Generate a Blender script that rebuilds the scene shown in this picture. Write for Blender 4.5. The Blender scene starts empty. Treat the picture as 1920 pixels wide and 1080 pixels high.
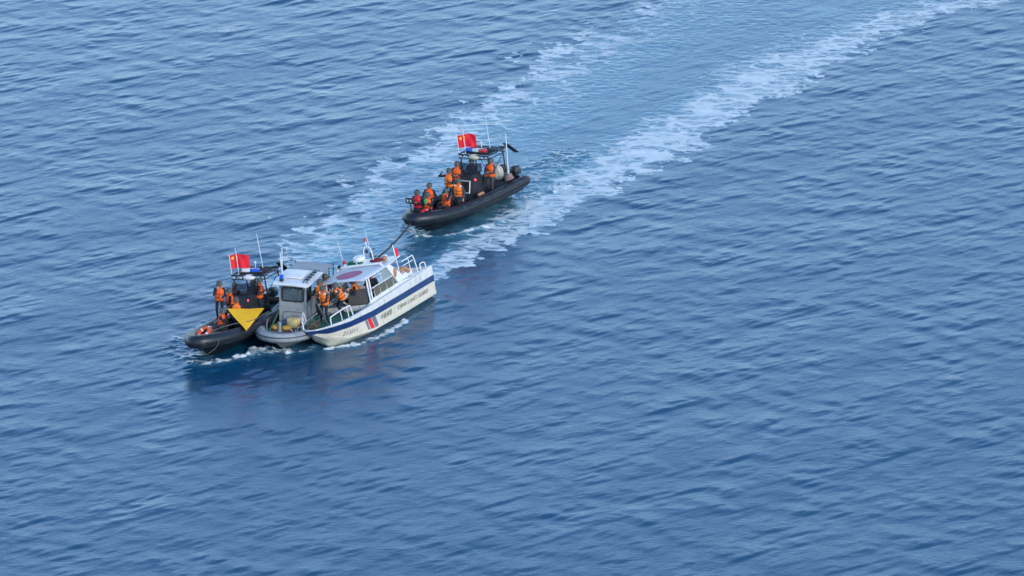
import bpy, bmesh, math, random
import numpy as np
from mathutils import Matrix, Vector, noise as mnoise

# ------------------------------------------------------------------ camera
scene = bpy.context.scene
COL = scene.collection
PI = math.pi
def R(d): return math.radians(d)
cam_d = bpy.data.cameras.new('camera')
cam = bpy.data.objects.new('camera', cam_d); COL.objects.link(cam)
cam_d.sensor_width = 36.0
cam_d.lens = 36.0 * 11000 / 1920            # long telephoto from high up
cam.location = (0, -271.22, 90.75)
cam.rotation_euler = (R(90 - 18.5), 0, 0)
cam_d.clip_start = 1; cam_d.clip_end = 30000
scene.camera = cam

# ------------------------------------------------------------------ sky, sun, exposure
SUN_EL, SUN_AZ = 24.0, 142.0                  # azimuth clockwise from +Y: behind the camera, to its right
w = bpy.data.worlds.new('World'); scene.world = w; w.use_nodes = True
nt = w.node_tree; nt.nodes.clear()
sky = nt.nodes.new('ShaderNodeTexSky'); sky.sky_type = 'NISHITA'; sky.sun_disc = False
sky.sun_elevation = R(SUN_EL); sky.sun_rotation = R(SUN_AZ)
sky.air_density = 1.0; sky.dust_density = 0.0; sky.ozone_density = 3.2
bg = nt.nodes.new('ShaderNodeBackground'); bg.inputs['Strength'].default_value = 0.15
wo = nt.nodes.new('ShaderNodeOutputWorld')
nt.links.new(sky.outputs[0], bg.inputs[0]); nt.links.new(bg.outputs[0], wo.inputs[0])
sd = bpy.data.lights.new('sun', 'SUN'); sd.energy = 1.0; sd.angle = R(10); sd.color = (1.0, 0.86, 0.70)
sun = bpy.data.objects.new('sun', sd); COL.objects.link(sun)
sdir = Vector((math.sin(R(SUN_AZ)) * math.cos(R(SUN_EL)), math.cos(R(SUN_AZ)) * math.cos(R(SUN_EL)), math.sin(R(SUN_EL))))
sun.rotation_euler = sdir.to_track_quat('Z', 'Y').to_euler(); sun.location = (0, 0, 60)
vs = scene.view_settings
vs.view_transform = 'Standard'; vs.look = 'None'; vs.gamma = 1; vs.exposure = 1.08
try: vs.use_curve_mapping = False
except Exception: pass

scene.cycles.caustics_reflective = False; scene.cycles.caustics_refractive = False; scene.cycles.sample_clamp_indirect = 1.0; scene.cycles.sample_clamp_direct = 3.0
random.seed(4); rng = np.random.default_rng(11)

# ------------------------------------------------------------------ materials
def new_mat(name):
    m = bpy.data.materials.new(name); m.use_nodes = True
    return m, m.node_tree, m.node_tree.nodes['Principled BSDF']
def mat(name, col, rough=0.5, var=0.12, scale=6.0, metal=0.0, bump=0.0, grime=None, grime_amt=0.4, grime_scale=2.5, coat=0.0, streak=False):
    m, t, b = new_mat(name)
    tc = t.nodes.new('ShaderNodeTexCoord')
    n = t.nodes.new('ShaderNodeTexNoise'); n.inputs['Scale'].default_value = scale; n.inputs['Detail'].default_value = 5
    t.links.new(tc.outputs['Object'], n.inputs['Vector'])
    mr = t.nodes.new('ShaderNodeMapRange'); mr.inputs[1].default_value = 0.3; mr.inputs[2].default_value = 0.7
    mr.inputs[3].default_value = 1 - var; mr.inputs[4].default_value = 1 + var
    t.links.new(n.outputs['Fac'], mr.inputs[0])
    mx = t.nodes.new('ShaderNodeVectorMath'); mx.operation = 'SCALE'; mx.inputs[0].default_value = col[:3]
    t.links.new(mr.outputs[0], mx.inputs['Scale'])
    src = mx.outputs[0]
    if grime:
        g = t.nodes.new('ShaderNodeTexNoise'); g.inputs['Scale'].default_value = grime_scale; g.inputs['Detail'].default_value = 8; g.inputs['Roughness'].default_value = 0.7
        mpg = t.nodes.new('ShaderNodeMapping'); mpg.inputs['Scale'].default_value = (1.6, 1.6, 0.35) if streak else (1, 1, 1)
        t.links.new(tc.outputs['Object'], mpg.inputs['Vector']); t.links.new(mpg.outputs[0], g.inputs['Vector'])
        gr = t.nodes.new('ShaderNodeMapRange'); gr.inputs[1].default_value = 0.5; gr.inputs[2].default_value = 0.72; gr.inputs[3].default_value = 0; gr.inputs[4].default_value = grime_amt
        t.links.new(g.outputs['Fac'], gr.inputs[0])
        mm = t.nodes.new('ShaderNodeMix'); mm.data_type = 'RGBA'
        t.links.new(gr.outputs[0], mm.inputs[0]); t.links.new(src, mm.inputs[6]); mm.inputs[7].default_value = (*grime, 1)
        src = mm.outputs[2]
    t.links.new(src, b.inputs['Base Color'])
    b.inputs['Roughness'].default_value = rough; b.inputs['Metallic'].default_value = metal
    if coat: b.inputs['Coat Weight'].default_value = coat
    if bump:
        bp = t.nodes.new('ShaderNodeBump'); bp.inputs['Strength'].default_value = 0.5; bp.inputs['Distance'].default_value = bump
        t.links.new(n.outputs['Fac'], bp.inputs['Height']); t.links.new(bp.outputs[0], b.inputs['Normal'])
    return m
def glass_mat(name, tint, alpha_tr=0.6, rough=0.05):
    m, t, b = new_mat(name)
    b.inputs['Base Color'].default_value = (*tint, 1); b.inputs['Roughness'].default_value = rough
    tr = t.nodes.new('ShaderNodeBsdfTransparent'); tr.inputs[0].default_value = (0.75, 0.8, 0.82, 1)
    mx = t.nodes.new('ShaderNodeMixShader'); mx.inputs[0].default_value = alpha_tr
    out = t.nodes['Material Output']
    t.links.new(b.outputs[0], mx.inputs[1]); t.links.new(tr.outputs[0], mx.inputs[2]); t.links.new(mx.outputs[0], out.inputs[0])
    return m
def lamp_mat(name, col, strength):
    m, t, b = new_mat(name)
    b.inputs['Base Color'].default_value = (*col, 1); b.inputs['Emission Color'].default_value = (*col, 1); b.inputs['Emission Strength'].default_value = strength
    return m
M = dict(
    rubber=mat('black_rubber', (0.011, 0.014, 0.021), 0.42, 0.25, 5, grime=(0.030, 0.036, 0.050), grime_amt=0.5),
    hullblack=mat('black_hull', (0.010, 0.012, 0.016), 0.35, 0.2, 4),
    blackmetal=mat('black_metal', (0.016, 0.018, 0.022), 0.45, 0.2, 8),
    console=mat('console_black', (0.020, 0.023, 0.030), 0.5, 0.2, 5, grime=(0.05, 0.05, 0.06), grime_amt=0.35),
    deckblack=mat('deck_grey', (0.035, 0.037, 0.042), 0.8, 0.3, 9, bump=0.004),
    patch=mat('patch_black', (0.006, 0.007, 0.009), 0.6, 0.2),
    white=mat('white_gelcoat', (0.76, 0.76, 0.74), 0.35, 0.04, 3, grime=(0.36, 0.33, 0.28), grime_amt=0.6, grime_scale=3.5, streak=True),
    whitepaint=mat('white_paint', (0.80, 0.80, 0.79), 0.4, 0.04, 5),
    roofwhite=mat('roof_white', (0.68, 0.71, 0.75), 0.55, 0.05, 4, grime=(0.5, 0.5, 0.52), grime_amt=0.3),
    cream=mat('cream_hull', (0.74, 0.69, 0.56), 0.35, 0.05, 2.5, grime=(0.40, 0.33, 0.22), grime_amt=0.5, grime_scale=3.0, streak=True),
    stripe=mat('blue_stripe', (0.012, 0.042, 0.15), 0.35, 0.12, 4, grime=(0.04, 0.08, 0.19), grime_amt=0.4),
    green=mat('deck_green', (0.02, 0.17, 0.10), 0.7, 0.2, 7, bump=0.003, grime=(0.08, 0.16, 0.12), grime_amt=0.4),
    red=mat('flag_red', (0.78, 0.012, 0.03), 0.7, 0.08, 4),
    yellow=mat('star_yellow', (0.95, 0.70, 0.03), 0.6, 0.05),
    flagyellow=mat('pennant_yellow', (0.93, 0.50, 0.01), 0.7, 0.06, 3, bump=0.01),
    maroon=mat('roof_circle', (0.42, 0.10, 0.20), 0.6, 0.07, 8),
    grey=mat('boat_grey', (0.29, 0.315, 0.33), 0.5, 0.08, 4, grime=(0.12, 0.13, 0.135), grime_amt=0.4),
    greytube=mat('collar_grey', (0.32, 0.345, 0.365), 0.5, 0.1, 4, grime=(0.12, 0.12, 0.12), grime_amt=0.5, grime_scale=2.2),
    greydark=mat('seam_grey', (0.10, 0.11, 0.12), 0.6, 0.15),
    greydeck=mat('deck_panel_grey', (0.13, 0.14, 0.145), 0.8, 0.2, 8, bump=0.003),
    orange=mat('vest_orange', (0.88, 0.12, 0.012), 0.75, 0.14, 14, bump=0.012),
    orange2=mat('vest_orange_bright', (0.92, 0.19, 0.015), 0.75, 0.14, 14, bump=0.012),
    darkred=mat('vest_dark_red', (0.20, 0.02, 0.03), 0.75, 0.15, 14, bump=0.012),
    navy=mat('uniform_navy', (0.012, 0.016, 0.030), 0.85, 0.3, 9, bump=0.01),
    greyuni=mat('uniform_grey', (0.05, 0.055, 0.062), 0.85, 0.3, 9, bump=0.01),
    whiteshirt=mat('shirt_white', (0.62, 0.63, 0.62), 0.8, 0.06, 9, bump=0.01),
    skin=mat('skin', (0.46, 0.25, 0.16), 0.55, 0.08, 12),
    eye=mat('eye_dark', (0.02, 0.015, 0.012), 0.3, 0.0),
    hair=mat('hair_black', (0.012, 0.010, 0.010), 0.6, 0.1),
    boot=mat('boot_black', (0.012, 0.012, 0.013), 0.5, 0.1),
    helmet=mat('helmet_olive', (0.075, 0.080, 0.068), 0.6, 0.45, 18),
    strap=mat('strap_black', (0.02, 0.02, 0.022), 0.7, 0.1),
    reflect=mat('reflective_white', (0.82, 0.82, 0.80), 0.4, 0.03),
    buoy=mat('buoy_orange', (0.88, 0.10, 0.02), 0.45, 0.08),
    redbag=mat('float_red', (0.70, 0.015, 0.03), 0.6, 0.12),
    fender=mat('fender_cream', (0.66, 0.60, 0.47), 0.5, 0.1, 5, grime=(0.35, 0.28, 0.2), grime_amt=0.5),
    tan=mat('tan_foam', (0.42, 0.22, 0.12), 0.8, 0.2, 7),
    pinktan=mat('fender_pink', (0.30, 0.19, 0.17), 0.7, 0.2, 7),
    boxyellow=mat('box_yellow', (0.80, 0.62, 0.26), 0.6, 0.06, 5),
    trayyellow=mat('tray_amber', (0.62, 0.34, 0.06), 0.6, 0.12, 6),
    steel=mat('bollard_steel', (0.45, 0.47, 0.48), 0.4, 0.08, 7, metal=0.3),
    rope=mat('rope_dark', (0.03, 0.032, 0.036), 0.9, 0.3, 40, bump=0.01),
    ropegrey=mat('rope_grey', (0.14, 0.14, 0.13), 0.9, 0.3, 40, bump=0.01),
    ropegreen=mat('rope_green', (0.03, 0.15, 0.08), 0.9, 0.3, 40, bump=0.01),
    net=mat('net_brown', (0.16, 0.14, 0.10), 0.95, 0.45, 22, bump=0.02),
    bluelens=mat('lens_blue', (0.01, 0.10, 0.62), 0.25, 0.03, coat=0.5),
    redlens=mat('lens_red', (0.55, 0.015, 0.03), 0.25, 0.03, coat=0.5),
    whitelens=mat('lens_white', (0.60, 0.66, 0.72), 0.25, 0.03, coat=0.5),
    antenna=mat('antenna_white', (0.72, 0.74, 0.76), 0.5, 0.03),
    letter=mat('lettering_black', (0.11, 0.107, 0.10), 0.6, 0.25, 30),
    engine=mat('engine_cowl', (0.014, 0.015, 0.018), 0.3, 0.1, coat=0.4),
    greencard=mat('green_pouch', (0.02, 0.38, 0.10), 0.6, 0.1),
    smoke=glass_mat('glass_smoked', (0.015, 0.018, 0.025), 0.55),
    clear=glass_mat('glass_clear', (0.20, 0.27, 0.31), 0.68),
    bronze=glass_mat('glass_bronze', (0.16, 0.14, 0.11), 0.30, 0.25),
    plastic=glass_mat('side_screen_film', (0.35, 0.42, 0.44), 0.5, 0.25),
    redlamp=lamp_mat('lamp_red', (1.0, 0.03, 0.04), 3.0),
)

# ------------------------------------------------------------------ mesh helpers
class MB:
    def __init__(s): s.v = []; s.f = []
    def add(s, vs_, fs_):
        o = len(s.v); s.v += [tuple(map(float, p)) for p in vs_]; s.f += [tuple(o + i for i in f) for f in fs_]; return s
    def box(s, c, d, rot=None, bev=0.0, taper=(1, 1)):
        hx, hy, hz = d[0] / 2, d[1] / 2, d[2] / 2
        bm = bmesh.new(); bmesh.ops.create_cube(bm, size=1)
        for v in bm.verts:
            k = taper if v.co.z > 0 else (1, 1)
            v.co = Vector((v.co.x * d[0] * k[0], v.co.y * d[1] * k[1], v.co.z * d[2]))
        if bev: bmesh.ops.bevel(bm, geom=bm.edges[:], offset=bev, segments=2, affect='EDGES', profile=0.5)
        mrot = rot.to_4x4() if rot else Matrix()
        bm.transform(Matrix.Translation(Vector(c)) @ mrot)
        bm.verts.index_update()
        s.add([v.co[:] for v in bm.verts], [[v.index for v in f.verts] for f in bm.faces]); bm.free(); return s
    def tube(s, pts, r, seg=8, closed=False, caps=True):
        P = [Vector(p) for p in pts]; n = len(P)
        rr = r if hasattr(r, '__len__') else [r] * n
        vs_ = []; prev = None
        for i in range(n):
            if closed: t = P[(i + 1) % n] - P[i - 1]
            else: t = P[min(i + 1, n - 1)] - P[max(i - 1, 0)]
            t.normalize()
            if prev is None:
                a = Vector((0, 0, 1)) if abs(t.z) < 0.9 else Vector((1, 0, 0))
                u = t.cross(a).normalized()
            else:
                u = (prev - t * prev.dot(t)).normalized()
            prev = u; q = t.cross(u)
            for k in range(seg):
                an = 2 * PI * k / seg
                vs_.append(P[i] + (u * math.cos(an) + q * math.sin(an)) * rr[i])
        fs_ = []
        for i in range(n if closed else n - 1):
            j = (i + 1) % n
            for k in range(seg):
                l = (k + 1) % seg
                fs_.append((i * seg + k, i * seg + l, j * seg + l, j * seg + k))
        if caps and not closed:
            fs_.append(tuple(range(seg))[::-1]); fs_.append(tuple((n - 1) * seg + k for k in range(seg)))
        return s.add(vs_, fs_)
    def ell(s, c, r, rot=None, seg=14, rings=9):
        vs_ = []; fs_ = []
        m3 = rot or Matrix.Identity(3)
        for i in range(rings + 1):
            th = PI * i / rings
            for k in range(seg):
                ph = 2 * PI * k / seg
                vs_.append(Vector(c) + m3 @ Vector((r[0] * math.sin(th) * math.cos(ph), r[1] * math.sin(th) * math.sin(ph), r[2] * math.cos(th))))
        for i in range(rings):
            for k in range(seg):
                l = (k + 1) % seg
                fs_.append((i * seg + k, (i + 1) * seg + k, (i + 1) * seg + l, i * seg + l))
        return s.add(vs_, fs_)
    def cap(s, a, b, ra, rb, seg=12):
        a = Vector(a); b = Vector(b); d = b - a; L = d.length
        t = d / L if L > 1e-6 else Vector((0, 0, 1))
        pts = []; rad = []
        for k in range(4):
            an = PI / 2 * k / 4
            pts.append(a - t * ra * math.cos(an)); rad.append(max(ra * math.sin(an), ra * 0.05))
        pts.append(a); rad.append(ra); pts.append(b); rad.append(rb)
        for k in range(1, 5):
            an = PI / 2 * k / 4
            pts.append(b + t * rb * math.sin(an)); rad.append(max(rb * math.cos(an), rb * 0.05))
        return s.tube(pts, rad, seg)
    def lathe(s, prof, c=(0, 0, 0), rot=None, seg=18):
        m3 = rot or Matrix.Identity(3); vs_ = []; fs_ = []
        for (r, z) in prof:
            for k in range(seg):
                an = 2 * PI * k / seg
                vs_.append(Vector(c) + m3 @ Vector((r * math.cos(an), r * math.sin(an), z)))
        for i in range(len(prof) - 1):
            for k in range(seg):
                l = (k + 1) % seg
                fs_.append((i * seg + k, i * seg + l, (i + 1) * seg + l, (i + 1) * seg + k))
        fs_.append(tuple(range(seg))[::-1]); fs_.append(tuple((len(prof) - 1) * seg + k for k in range(seg)))
        return s.add(vs_, fs_)
    def prism(s, poly, d):          # poly: coplanar 3D outline, d: thickness vector
        n = len(poly); d = Vector(d)
        vs_ = [Vector(p) for p in poly] + [Vector(p) + d for p in poly]
        fs_ = [tuple(range(n))[::-1], tuple(range(n, 2 * n))] + [(i, (i + 1) % n, n + (i + 1) % n, n + i) for i in range(n)]
        return s.add(vs_, fs_)
    def grid(s, rows):              # rows of equal length
        n = len(rows[0]); vs_ = [p for r_ in rows for p in r_]; fs_ = []
        for i in range(len(rows) - 1):
            for k in range(n - 1):
                fs_.append((i * n + k, i * n + k + 1, (i + 1) * n + k + 1, (i + 1) * n + k))
        return s.add(vs_, fs_)
    def sheet(s, rows, th):         # a grid with thickness along its normals (roughly)
        n = len(rows[0]); m_ = len(rows); A = [[Vector(p) for p in r_] for r_ in rows]; B = []
        for i in range(m_):
            rb = []
            for k in range(n):
                du = A[i][min(k + 1, n - 1)] - A[i][max(k - 1, 0)]; dv = A[min(i + 1, m_ - 1)][k] - A[max(i - 1, 0)][k]
                rb.append(A[i][k] + du.cross(dv).normalized() * th)
            B.append(rb)
        s.grid(A); s.grid([r_[::-1] for r_ in B])
        for (e, f_) in ((A[0], B[0]), (A[-1], B[-1]), ([r_[0] for r_ in A], [r_[0] for r_ in B]), ([r_[-1] for r_ in A], [r_[-1] for r_ in B])):
            s.grid([e, f_])
        return s
    def build(s, name, material, parent=None, smooth=True, angle=40):
        me = bpy.data.meshes.new(name); me.from_pydata(s.v, [], s.f); me.validate()
        bm = bmesh.new(); bm.from_mesh(me); bmesh.ops.remove_doubles(bm, verts=bm.verts[:], dist=1e-5); bmesh.ops.recalc_face_normals(bm, faces=bm.faces[:])
        if smooth:
            for f in bm.faces: f.smooth = True
            for e in bm.edges:
                if len(e.link_faces) == 2 and e.calc_face_angle(0) > R(angle): e.smooth = False
        bm.to_mesh(me); bm.free()
        me.materials.append(M[material] if isinstance(material, str) else material)
        o = bpy.data.objects.new(name, me); COL.objects.link(o)
        if parent: o.parent = parent
        return o
def tag(o, label=None, cat=None, group=None, kind=None):
    if label: o['label'] = label
    if cat: o['category'] = cat
    if group: o['group'] = group
    if kind: o['kind'] = kind
    return o
def empty(name, mtx=None):
    o = bpy.data.objects.new(name, None); o.empty_display_size = 0.3; COL.objects.link(o)
    if mtx is not None: o.matrix_world = mtx
    return o
def crom(pts, n=6, closed=False):
    P = [Vector(p) for p in pts]; out = []; m_ = len(P)
    for i in range(m_ if closed else m_ - 1):
        if closed: p0, p1, p2, p3 = P[i - 1], P[i], P[(i + 1) % m_], P[(i + 2) % m_]
        else: p0, p1, p2, p3 = P[max(i - 1, 0)], P[i], P[i + 1], P[min(i + 2, m_ - 1)]
        for k in range(n):
            t = k / n
            out.append(0.5 * ((2 * p1) + (p2 - p0) * t + (2 * p0 - 5 * p1 + 4 * p2 - p3) * t * t + (3 * p1 - p0 - 3 * p2 + p3) * t ** 3))
    if not closed: out.append(P[-1])
    return out
def ip(x, xs, ys): return float(np.interp(x, xs, ys))
def rotz(d): return Matrix.Rotation(R(d), 3, 'Z')
def roty(d): return Matrix.Rotation(R(d), 3, 'Y')
def rotx(d): return Matrix.Rotation(R(d), 3, 'X')
def boat_matrix(x, y, z, head, heel, pitch):   # local X forward, Y port, Z up; heel > 0 lifts the port side
    return Matrix.Translation((x, y, z)) @ Matrix.Rotation(R(head), 4, 'Z') @ Matrix.Rotation(R(-pitch), 4, 'Y') @ Matrix.Rotation(R(heel), 4, 'X')
BOAT = dict(
    A=boat_matrix(-2.62, 11.15, 0.30, -124.0, 6, -1.9),
    B=boat_matrix(-12.98, -7.65, 0.15, -115, 8, 1.5),
    C=boat_matrix(-7.20, -5.85, -0.05, -116.4, 14, 0),
    D=boat_matrix(-10.04, -5.87, 0.0, -105, 0, 1.0),
)
HEAD = dict(A=-124.0, B=-115, C=-116.4, D=-105)

# ------------------------------------------------------------------ water: one sheet to the horizon, modelled waves, wake foam as surface attribute
def polyline_field(X, Y, pts):
    """distance to a polyline, signed lateral offset (left of travel > 0) and arc parameter 0..n-1"""
    best = np.full(X.shape, 1e9); lat = np.zeros(X.shape); par = np.zeros(X.shape)
    for i in range(len(pts) - 1):
        ax, ay = pts[i][:2]; bx, by = pts[i + 1][:2]
        dx, dy = bx - ax, by - ay; L2 = dx * dx + dy * dy; L = math.sqrt(L2)
        t = np.clip(((X - ax) * dx + (Y - ay) * dy) / L2, 0, 1)
        qx, qy = X - ax - t * dx, Y - ay - t * dy
        d = np.hypot(qx, qy); m_ = d < best
        best = np.where(m_, d, best); par = np.where(m_, i + t, par)
        lat = np.where(m_, np.sign(dx * qy - dy * qx) * d, lat)
    return best, lat, par
def sstep(a, b, x):
    t = np.clip((x - a) / (b - a), 0, 1); return t * t * (3 - 2 * t)

def build_water():
    x0, x1, y0, y1 = -38.0, 38.0, -47.0, 64.0
    nx, ny = 820, 1250
    Lx, Ly = x1 - x0, y1 - y0
    kx = 2 * PI * np.fft.fftfreq(nx, Lx / nx); ky = 2 * PI * np.fft.fftfreq(ny, Ly / ny)
    KX, KY = np.meshgrid(kx, ky); K = np.hypot(KX, KY); K[0, 0] = 1
    def field(spec):
        ph = rng.normal(size=K.shape) + 1j * rng.normal(size=K.shape)
        H = ph * np.sqrt(spec); H[0, 0] = 0
        return H
    crest = R(37)                                  # crests run this way on the sea; waves travel across it
    wdir = crest + PI / 2
    ang = np.arctan2(KY, KX) - wdir
    def spec(lam, power, spread, lo=0.0):
        kp = 2 * PI / lam
        D_ = np.abs(np.cos(ang)) ** spread + 0.03
        return np.exp(-(kp / K) ** 2 * 1.2) * K ** (-power) * D_ * np.exp(-(K * 0.040) ** 2)
    def norm(Hf, slope):
        sx = np.fft.ifft2(1j * KX * Hf).real; sy = np.fft.ifft2(1j * KY * Hf).real
        return Hf * slope / math.sqrt((sx ** 2 + sy ** 2).mean())
    gx = (np.arange(nx) - nx // 2) * (Lx / nx); gy = (np.arange(ny) - ny // 2) * (Ly / ny); GXk, GYk = np.meshgrid(gx, gy)
    def wavelets(la, lc, back, front, height, turn, theta):
        """scattered short-crested wavelets: long gentle backs, short steep fronts facing downwind"""
        a_ = crest + R(turn); ca, sa = math.cos(a_), math.sin(a_)
        ka = KX * ca + KY * sa; kc = -KX * sa + KY * ca
        n_ = np.fft.ifft2(np.fft.fft2(rng.normal(size=K.shape)) * np.exp(-0.5 * (ka * la) ** 2 - 0.5 * (kc * lc) ** 2)).real
        n_ /= n_.std(); b_ = np.maximum(n_ - theta, 0)
        s_ = GXk * sa - GYk * ca; t_ = GXk * ca + GYk * sa               # s_: downwind
        prof = np.where(s_ < 0, np.clip(1 + s_ / back, 0, 1) ** 1.05, np.clip(1 - s_ / front, 0, 1)) * np.exp(-0.5 * (t_ / (la * 0.8)) ** 2)
        h = np.fft.ifft2(np.fft.fft2(b_) * np.fft.fft2(np.fft.ifftshift(prof))).real
        h = h * height / np.percentile(h, 99); return height * 1.5 * np.tanh(h / (height * 1.5))
    def nz(lam, p):
        n_ = np.fft.ifft2(field(np.exp(-(2 * PI / lam / K) ** 2) * K ** (-p))).real; n_ /= n_.std(); return n_
    n_a, n_b, n_c, n_g = nz(2.2, 3.2), nz(7.0, 3.6), nz(1.0, 3.0), nz(9.0, 3.6)
    gust = np.clip(0.85 + 0.30 * n_g, 0.25, 1.3)
    patchy = np.clip(0.85 + 0.30 * n_b, 0.25, 1.3)
    z_main = (wavelets(0.85, 0.05, 3.4, 0.17, 0.062, 3, 1.9) + wavelets(0.60, 0.045, 2.8, 0.15, 0.052, -3, 1.8)) * patchy
    z_fine = (wavelets(0.38, 0.035, 1.9, 0.12, 0.048, 2, 1.45) + wavelets(0.30, 0.035, 1.7, 0.12, 0.044, -6, 1.45) + wavelets(0.25, 0.035, 1.4, 0.11, 0.040, 8, 1.4)) * gust
    z_long = np.fft.ifft2(norm(field(spec(5.0, 4.5, 3)), 0.008) + norm(field(spec(14.0, 5.0, 4)), 0.006)).real
    dy_ = Ly / ny
    def soft_backs(z_, m_, lim):                   # wave backs never get steeper than m_, fronts keep their step
        g_ = (np.roll(z_, -1, 0) - np.roll(z_, 1, 0)) / (2 * dy_)
        g_ = np.where(g_ < 0, -m_ * np.tanh(-g_ / m_), lim * np.tanh(g_ / lim)); g_ -= g_.mean(0)
        zi = np.cumsum(g_, 0) * dy_
        F_ = np.fft.fft2(zi); return np.fft.ifft2(F_ * (1 - np.exp(-0.5 * (KY * 1.3) ** 2))).real
    z = soft_backs(z_main + z_fine, 0.027, 0.6) + z_long; z -= z.mean()
    cx = np.zeros_like(z); cy = np.zeros_like(z)
    ch = norm(field(spec(0.9, 3.0, 0.0)), 0.075); churn = np.fft.ifft2(ch).real     # confused chop of the wake
    # coordinates: dense block plus growing margins out to the horizon
    xs = x0 + Lx * np.arange(nx) / nx; ys = y0 + Ly * np.arange(ny) / ny
    X, Y = np.meshgrid(xs, ys)
    # the wake, in sea coordinates
    right = [(-4.6, 0.2), (-3.4, 2.9), (-1.6, 7.1), (1.1, 11.9), (3.8, 16.9), (7.6, 24.1), (11.2, 31.5), (15.3, 39.4), (19.8, 46.1), (25.0, 51.5), (34.0, 60.0)]
    left = [(-12.6, -1.0), (-10.9, 4.2), (-9.6, 8.4), (-7.6, 14.2), (-5.3, 20.1), (-1.7, 29.2), (0.7, 33.7), (3.2, 40.4), (5.7, 45.2), (8.5, 50.2), (14.0, 60.0)]
    # bow wash and hull foam (points, half width, density)
    W = lambda b, p: (BOAT[b] @ Vector(p)).to_tuple()[:2]
    wash = []
    wash.append(([W('B', (4.1, 0.1, 0)), W('B', (3.4, 0.75, 0)), W('B', (2.2, 1.35, 0)), W('B', (0.6, 1.75, 0))], 0.26, 1.0))
    wash.append(([W('B', (1.7, 1.6, 0)), W('D', (3.9, -0.75, 0)), W('D', (3.7, 0.3, 0))], 0.42, 0.95))
    wash.append(([W('D', (3.7, 0.3, 0)), W('D', (3.2, 1.2, 0)), W('C', (3.6, -0.7, 0))], 0.28, 0.85))
    wash.append(([W('C', (3.7, 0.1, 0)), W('C', (2.4, 1.15, 0)), W('C', (0.5, 1.55, 0)), W('C', (-1.5, 1.6, 0))], 0.24, 0.95))
    wash.append(([W('C', (-1.5, 1.6, 0)), W('C', (-4.0, 1.6, 0)), W('C', (-5.6, 1.6, 0))], 0.16, 0.5))
    wash.append(([W('A', (3.7, 0.1, 0)), W('A', (2.8, 1.05, 0)), W('A', (1.2, 1.6, 0)), W('A', (-0.6, 1.95, 0))], 0.2, 0.95))
    wash.append(([W('A', (3.7, -0.1, 0)), W('A', (2.7, -1.2, 0)), W('A', (0.5, -2.0, 0))], 0.4, 0.8))
    wash.append(([W('A', (-4.5, 0.9, 0)), W('A', (-6.5, 1.2, 0)), W('A', (-9.0, 1.5, 0))], 0.35, 0.8))
    wash.append(([W('A', (-4.5, -0.6, 0)), W('A', (-7.0, -0.8, 0)), W('A', (-12.0, -1.2, 0))], 0.9, 0.55))
    wash.append(([W('B', (3.8, -0.3, 0)), W('B', (3.0, -1.5, 0)), W('B', (1.5, -2.2, 0))], 0.5, 0.6))
    wash.append(([W('B', (0.2, -1.8, 0)), W('B', (-1.2, -1.9, 0))], 0.6, 0.5))
    foam = np.zeros(X.shape); aer = np.zeros(X.shape); calm = np.zeros(X.shape); rough = np.zeros(X.shape); bump = np.zeros(X.shape)
    d, lat, par = polyline_field(X, Y, right)
    wid = np.interp(par, range(11), [0.65, 1.0, 1.5, 1.85, 2.1, 2.35, 2.5, 2.5, 2.3, 1.9, 1.6])
    den = np.interp(par, range(11), [1.05, 1.05, 1.04, 1.02, 1.0, 0.99, 0.97, 0.94, 0.90, 0.82, 0.4])
    u = lat / wid + 0.14 * n_b + 0.17 * n_a                   # lat > 0: the left side of the band (towards the far bank of the wake)
    fr = den * sstep(-1.05, -0.72, u) * (1 - sstep(0.1, 1.7, u))
    foam = np.maximum(foam, fr)
    aer = np.maximum(aer, np.interp(par, range(11), [1, 1, 0.9, 0.75, 0.62, 0.5, 0.42, 0.35, 0.3, 0.2, 0.1]) * sstep(-1.1, -0.5, u) * (1 - sstep(0.6, 2.2, u)))
    rough = np.maximum(rough, 0.8 * sstep(-1.1, -0.6, u) * (1 - sstep(0.8, 2.0, u)))
    inner_r = sstep(-0.8, 0.4, u)
    d2, lat2, par2 = polyline_field(X, Y, left)
    wid2 = np.interp(par2, range(11), [1.2, 2.0, 2.5, 2.9, 3.2, 3.4, 3.5, 3.6, 3.6, 3.6, 3.6])
    den2 = np.interp(par2, range(11), [0.6, 0.84, 0.86, 0.86, 0.85, 0.84, 0.82, 0.79, 0.74, 0.66, 0.3])
    u2 = -lat2 / wid2 + 0.20 * n_b + 0.22 * n_a               # u2 > 0 inside the wake
    fl = den2 * sstep(-0.7, -0.1, u2) * (1 - sstep(0.2, 1.7, u2)) * np.clip(0.92 + 0.12 * n_b, 0.5, 1.1)
    foam = np.maximum(foam, fl)
    aer = np.maximum(aer, np.interp(par2, range(11), [0.8, 0.85, 0.8, 0.72, 0.66, 0.6, 0.5, 0.4, 0.35, 0.3, 0.2]) * 1.0 * sstep(-0.5, 0.3, u2) * (1 - sstep(0.7, 2.6, u2)))
    rough = np.maximum(rough, 0.8 * sstep(-0.35, 0.3, u2) * (1 - sstep(1.0, 2.2, u2)))
    ridge = np.exp(-((-lat2 / wid2 + 1.2) / 0.8) ** 2); bump += 0.05 * ridge
    inside = (1 - sstep(-0.4, 0.4, -u2)) * inner_r                # the slick between the two bands
    inside = np.where((lat > 0) & (lat2 < 0), inside, 0) * sstep(-9.0, -2.0, Y)
    calm = 0.62 * inside * sstep(4, 24, Y)
    mott = np.clip(0.35 + 0.32 * n_b + 0.15 * n_a, 0, 1)
    aer = np.maximum(aer, inside * (0.12 + 0.24 * mott))
    foam = np.maximum(foam, inside * np.clip(0.14 + 0.12 * n_b, 0, 0.36))
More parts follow.
